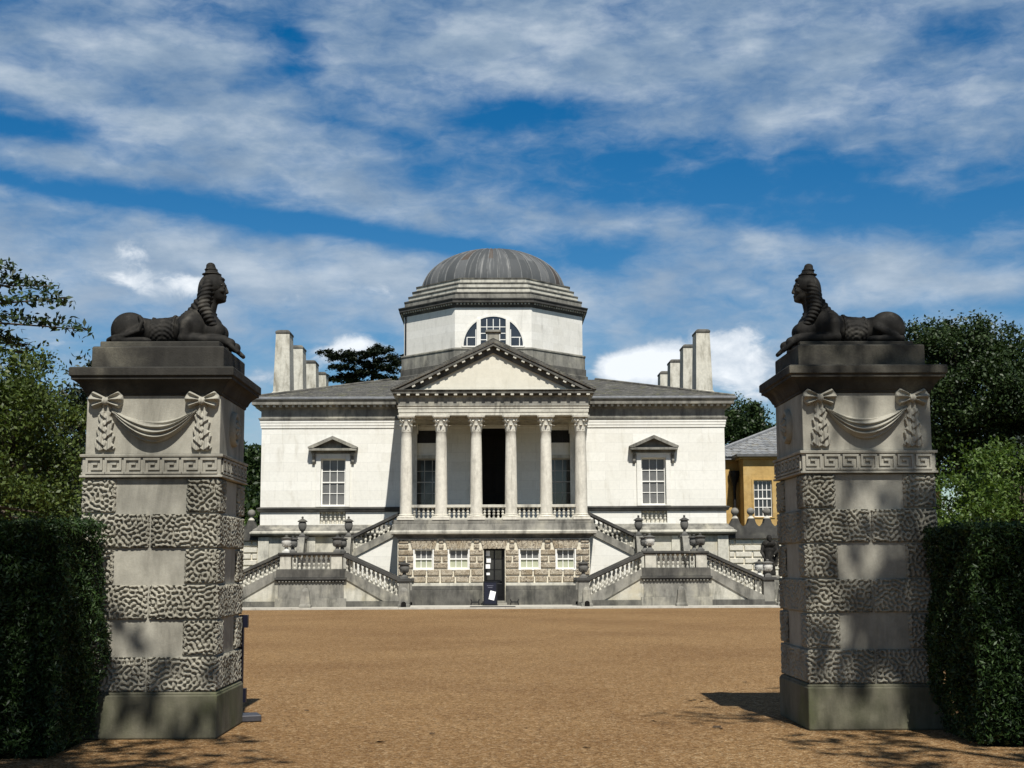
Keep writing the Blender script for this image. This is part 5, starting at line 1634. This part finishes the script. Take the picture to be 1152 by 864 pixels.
link('crown', mesh_np('crown', v, f), M['leaf_dark'], ob); mb.build('trunk', M['bark'], ob, 60)
# dark conifer behind it
tree('conifer_tree', 'dark bushy conifer between the left broadleaf tree and the left pier', (-13.4, -14, 0),
     [(-13.6, -14, 8.0, 1.1, 1.1, 1.1), (-13.5, -14, 6.4, 1.8, 1.6, 1.4), (-13.9, -14, 4.8, 2.6, 2.0, 1.6), (-13.0, -14.4, 3.2, 2.3, 1.8, 1.8), (-15.3, -14, 6.6, 1.6, 1.5, 1.3), (-13.0, -14, 1.6, 2.4, 1.6, 1.5)],
     .11, 5.5, .42, 30, M['leaf_conifer'], .28, seed=8, upb=.1, aspect=.4)
# wood seen in the gap left of the villa
for i, (x, y, z, r_, lab) in enumerate(((-20.2, 42, 8.8, 4.6, 'dark far tree in the gap left of the villa, its top against the sky'), (-25.0, 36, 8.0, 4.4, 'dark far tree low behind the left gate pier'), (-16.8, 30, 5.6, 3.0, 'low dark bush-like tree behind the left garden wall'))):
    tree('far_tree', lab, (x, y, 0), [(x, y, z - r_ * .3, r_, r_ * .8, r_ * .8), (x - r_ * .6, y, z * .55, r_ * .8, r_ * .7, r_ * .8), (x + r_ * .6, y, z * .6, r_ * .7, r_ * .7, r_ * .7), (x, y - 1, z * .3, r_, r_ * .8, r_ * .6)],
         .20, 1.6, .9, 70, M['leaf_dark'], .3, 'trees in the wood beyond the villa', seed=20 + i)
for i, (x, y, z, r_, lab) in enumerate(((-20.5, -8, 6.4, 3.2, 'dark leafy tree deep behind the olive-green tree at the left edge'), (-17.0, -20, 4.0, 2.2, 'low dark leafy tree just above the left hedge at the left edge'), (31.0, 12, 9.5, 4.2, 'dark leafy tree at the right edge behind the cedar boughs'), (24.0, -12, 4.6, 2.6, 'low dark tree filling the gap behind the bright right shrub'))):
    tree('far_tree', lab, (x, y, 0), [(x, y, z - r_ * .3, r_, r_ * .8, r_ * .8), (x - r_ * .6, y, z * .55, r_ * .8, r_ * .7, r_ * .8), (x + r_ * .6, y, z * .6, r_ * .7, r_ * .7, r_ * .7), (x, y - 1, z * .3, r_ * 1.2, r_ * .8, r_ * .6)],
         .12, 2.0, .8, 90, M['leaf_dark'], .3, 'trees in the wood beyond the villa', seed=90 + i)
tree('yellow_shrub', 'small yellow-green shrub behind the left garden wall beside the villa corner', (-11.2, 1.6, 0), [(-11.1, 1.6, 3.8, .3, .3, .55), (-11.2, 1.6, 3.0, .4, .4, .6)], .05, 90, .14, 16, M['leaf_bright'], .05, cat='shrub', seed=30)

# cedar over the villa roof: flat layered plates
cedar_b = []
for (px, pz, w, yy) in ((366, 399, 10, 0), (378, 401, 12, 1), (391, 402, 12, -1), (404, 402, 14, 0), (415, 398, 10, 1), (424, 394, 11, 0), (434, 399, 11, -1), (444, 402, 12, 1), (372, 405, 7, 0),
                        (420, 404, 14, -2), (408, 409, 14, 1), (396, 411, 12, -1), (432, 408, 14, 0), (446, 410, 12, 1), (378, 416, 10, 0), (390, 418, 14, -1), (404, 418, 14, 1), (418, 415, 14, 0), (432, 418, 12, -1),
                        (444, 419, 12, 0), (384, 424, 14, 1), (400, 425, 14, 0), (416, 424, 14, -1), (430, 427, 14, 0), (372, 428, 12, 0), (390, 431, 16, 0), (410, 432, 16, 0), (440, 430, 14, 0)):
    D = 110.0
    X_ = (px - 555.6) * D / F_PX; Z_ = 1.7 + (636.5 - pz) / F_PX * D * 1.012
    cedar_b.append((X_, -61.6 + D + yy, Z_, w * D / F_PX * 1.0, 1.5, .13))
tree('cedar_tree', 'dark flat-topped cedar rising behind the villa roof beside the drum', (-10.5, 49, 0), cedar_b, .11, 34, .22, 30, M['leaf_cedar'], .35, seed=40, upb=1.2, shell=.1, limbs=False)
# tree behind the yellow wing
tree('broadleaf_tree', 'dark round broadleaf tree behind the yellow wing roof', (23.5, 48, 0),
     [(20.0, 48, 13.0, 2.0, 2.0, 1.8), (18.6, 48, 11.0, 2.2, 2.2, 2.2), (21.0, 48, 11.0, 2.0, 2.0, 2.2), (19.5, 48, 8.8, 2.8, 2.2, 1.8), (22.3, 49, 9.4, 1.6, 1.6, 1.6)], .14, 2.4, .7, 80, M['leaf_dark'], .3, seed=50)
bt = thing('bare_tree', 'bare dead branches rising beside the dark tree behind the yellow wing', 'tree', (22.6, 49.5, 0))
mb = MB(); mb.tube([(0, 0, 0), (0, 0, 6), (.2, 0, 9.5)], [.3, .22, .12], 8)
rr = random.Random(4)
for i in range(9):
    a = Vector((.1, 0, 7 + i * .3)); d = Vector((rr.uniform(.1, 1.2), rr.uniform(-.5, .5), rr.uniform(.8, 1.6))).normalized()
    L_ = rr.uniform(2.2, 3.6); p = [a, a + d * L_ * .5 + Vector((.2, 0, 0)), a + d * L_]
    mb.tube(p, [.08, .05, .02], 5)
    for k in range(4):
        s0 = a + d * L_ * rr.uniform(.3, .9); e0 = s0 + Vector((rr.uniform(-.4, .9), 0, rr.uniform(.2, .8))); mb.tube([s0, e0], [.03, .012], 4)
mb.build('trunk', M['bark'], bt, 60)
# big dark tree and bright shrub on the right
tree('broadleaf_tree', 'tall dark rounded broadleaf tree behind the right gate pier', (22.5, 2, 0),
     [(21.4, 2, 11.6, 2.3, 2.0, 1.5), (23.6, 2, 11.2, 2.3, 2.0, 1.5), (20.4, 2, 10.2, 1.8, 1.8, 1.5), (22.5, 1, 9.4, 3.2, 2.4, 1.6), (25.6, 2, 9.2, 2.4, 2.0, 1.8), (21.0, 2, 8.0, 1.9, 1.8, 1.5), (23.8, 2.5, 7.4, 3.0, 2.0, 1.3), (27.5, 2, 10.2, 2.2, 2, 1.7), (21.2, 2, 6.2, 1.3, 1.5, 1.2), (25.8, 1.5, 6.4, 2.0, 1.8, 1.0)],
     .085, 1.8, .80, 210, M['leaf_dark'], .42, seed=60, shell=.35)
tree('cedar_tree', 'blue-grey cedar boughs at the right edge under the tall dark tree', (28.5, -2, 0), [(25.6, -2, 9.6, 1.6, 1.2, .25), (25.2, -2, 8.4, 1.8, 1.2, .25), (24.6, -2, 7.0, 2.0, 1.2, .25), (26.5, -2, 7.7, 2, 1.2, .3), (27.4, -2, 9, 2, 1.2, .3), (23.6, -2, 6.3, 1.4, 1.0, .2)], .10, 16, .3, 22, leaf_mat('blue_cedar', (.03, .045, .04), (.06, .08, .065), (.09, .11, .09), .1), .3, seed=66, upb=1.2, shell=.2)
tree('garden_shrub', 'bright green leafy shrub beyond the right hedge under the dark tree', (10.4, -35, 0),
     [(10.2, -35, 3.2, 1.5, 1.2, .75), (9.0, -35, 2.7, 1.0, 1.1, .8), (11.4, -35, 3.0, 1.4, 1.2, .9), (10, -35.4, 2.0, 1.9, 1.2, 1.0), (8.75, -34.6, 2.0, .8, .9, .9), (11.6, -35, 1.8, 1.4, 1.1, 1.1)],
     .040, 7, .36, 160, M['leaf_bright'], .12, cat='shrub', seed=70)


# clipped yew hedges
def hedge(label, x0, x1, y0, y1, h, seed):
    R = np.random.default_rng(seed)
    r = thing('yew_hedge', label, 'hedge', ((x0 + x1) / 2, (y0 + y1) / 2, 0), 0, 'clipped yew hedges')
    cx, cy = (x0 + x1) / 2, (y0 + y1) / 2
    mb = MB(); i_ = .09
    mb.ring([(x0 + i_ - cx, y0 + i_ - cy), (x1 - i_ - cx, y0 + i_ - cy), (x1 - i_ - cx, y1 - i_ - cy), (x0 + i_ - cx, y1 - i_ - cy)], [(-.02, 0), (-.16, .05), (-.06, .35), (0, .7), (0, h - .14), (-.05, h - .09)], True)
    mb.build('light_block_core', M['yew_core'], r)  # solid dark core added to block light between the leaves
    P_ = []
    w, d = x1 - x0, y1 - y0
    def bulge(a, b): return .045 * np.sin(a * 3.1 + seed) + .04 * np.sin(b * 4.3 + a * 1.7) + .02 * np.sin(a * 11 + b * 9)
    for face, area, nrm in (('f', w * h, (0, -1, 0)), ('r', d * h, (1, 0, 0)), ('l', d * h, (-1, 0, 0)), ('t', w * d, (0, 0, 1))):
        k = int(area * (2600 if face in 'ft' else 1600))
        a = R.uniform(0, 1, k); b = R.uniform(0, 1, k); dep = np.abs(R.normal(0, .035, k)) - .02
        if face == 't':
            x = x0 + a * w; y = y0 + b * d; z = h + bulge(x, y) * .7 - dep + (R.uniform(0, 1, k) > .93) * R.uniform(0, .07, k)
        elif face == 'f':
            x = x0 + a * w; z = .04 + b * (h - .02); taper = .12 * np.clip(.5 - z, 0, 1); y = y0 + taper + bulge(x, z) + dep
        else:
            y = y0 + a * d; z = .04 + b * (h - .02); taper = .12 * np.clip(.5 - z, 0, 1); s = 1 if face == 'r' else -1
            x = (x1 if s > 0 else x0) - s * (taper + bulge(y, z) + dep)
        P_.append(np.stack([x, y, z], 1))
    c = np.concatenate(P_) - np.array([cx, cy, 0])
    # each point becomes a small spray of three slim leaves
    c = np.repeat(c, 3, 0) + R.normal(0, .014, (len(c) * 3, 3))
    v, f = leaf_quads(c, .026, .3, .30, R)
    link('foliage', mesh_np('foliage', v, f), M['leaf_yew'], r)
    return r
hedge('dark clipped yew hedge in front of the left gate pier', -7.6, -3.92, -48.95, -47.62, 2.07, 1)
hedge('near-black clipped yew hedge in front of the right gate pier', 4.50, 8.4, -48.55, -47.22, 2.04, 2)

# lime trees behind the viewpoint that throw the foreground shade
def lime(label, base, blobs, seed, per=1.6): return tree('lime_tree', label, base, blobs, .13, per, .6, 26, M['leaf_shade'], .4, 'limes beside the drive', seed=seed)
lime('lime tree behind the viewpoint whose shade falls on the left hedge', (-8.5, -62.5, 0), [(-5.3, -57.6, 11.8, 2.4, 2.0, 1.8), (-2.8, -57.4, 11.7, 1.7, 1.7, 1.7), (-7.6, -58, 12.4, 2.6, 2.2, 2.0), (-4.6, -59.2, 11.4, 2.6, 2.0, 2.0)], 80, 2.4)
lime('taller lime tree behind the viewpoint whose shade falls on the right gate pier', (10.5, -63, 0), [(5.9, -55.5, 14.2, 2.0, 2.0, 2.4), (5.6, -56.5, 16.2, 1.7, 2.0, 2.0), (7.8, -56, 13.6, 2.4, 2.4, 2.6), (7.2, -56.5, 17.2, 2.2, 2.2, 2.0), (9.5, -57.5, 15.5, 2.6, 2.4, 2.8), (5.4, -57.2, 11.6, 1.6, 1.8, 1.8), (7.5, -58, 11.2, 2.4, 2.2, 2.0)], 81, .55)
lime('second lime tree, unseen, added behind the viewpoint to shade the right hedge', (13.5, -61, 0), [(9.0, -57, 13.0, 2.2, 1.8, 1.9), (7.7, -57, 12.4, 1.3, 1.5, 1.5), (10.8, -57.5, 12.5, 2.0, 1.8, 1.9), (8.4, -58.4, 11.2, 1.8, 1.6, 1.6), (7.5, -57, 11.3, 1.5, 1.4, 1.4)], 82, 3.4)  # unseen tree added to darken the right hedge
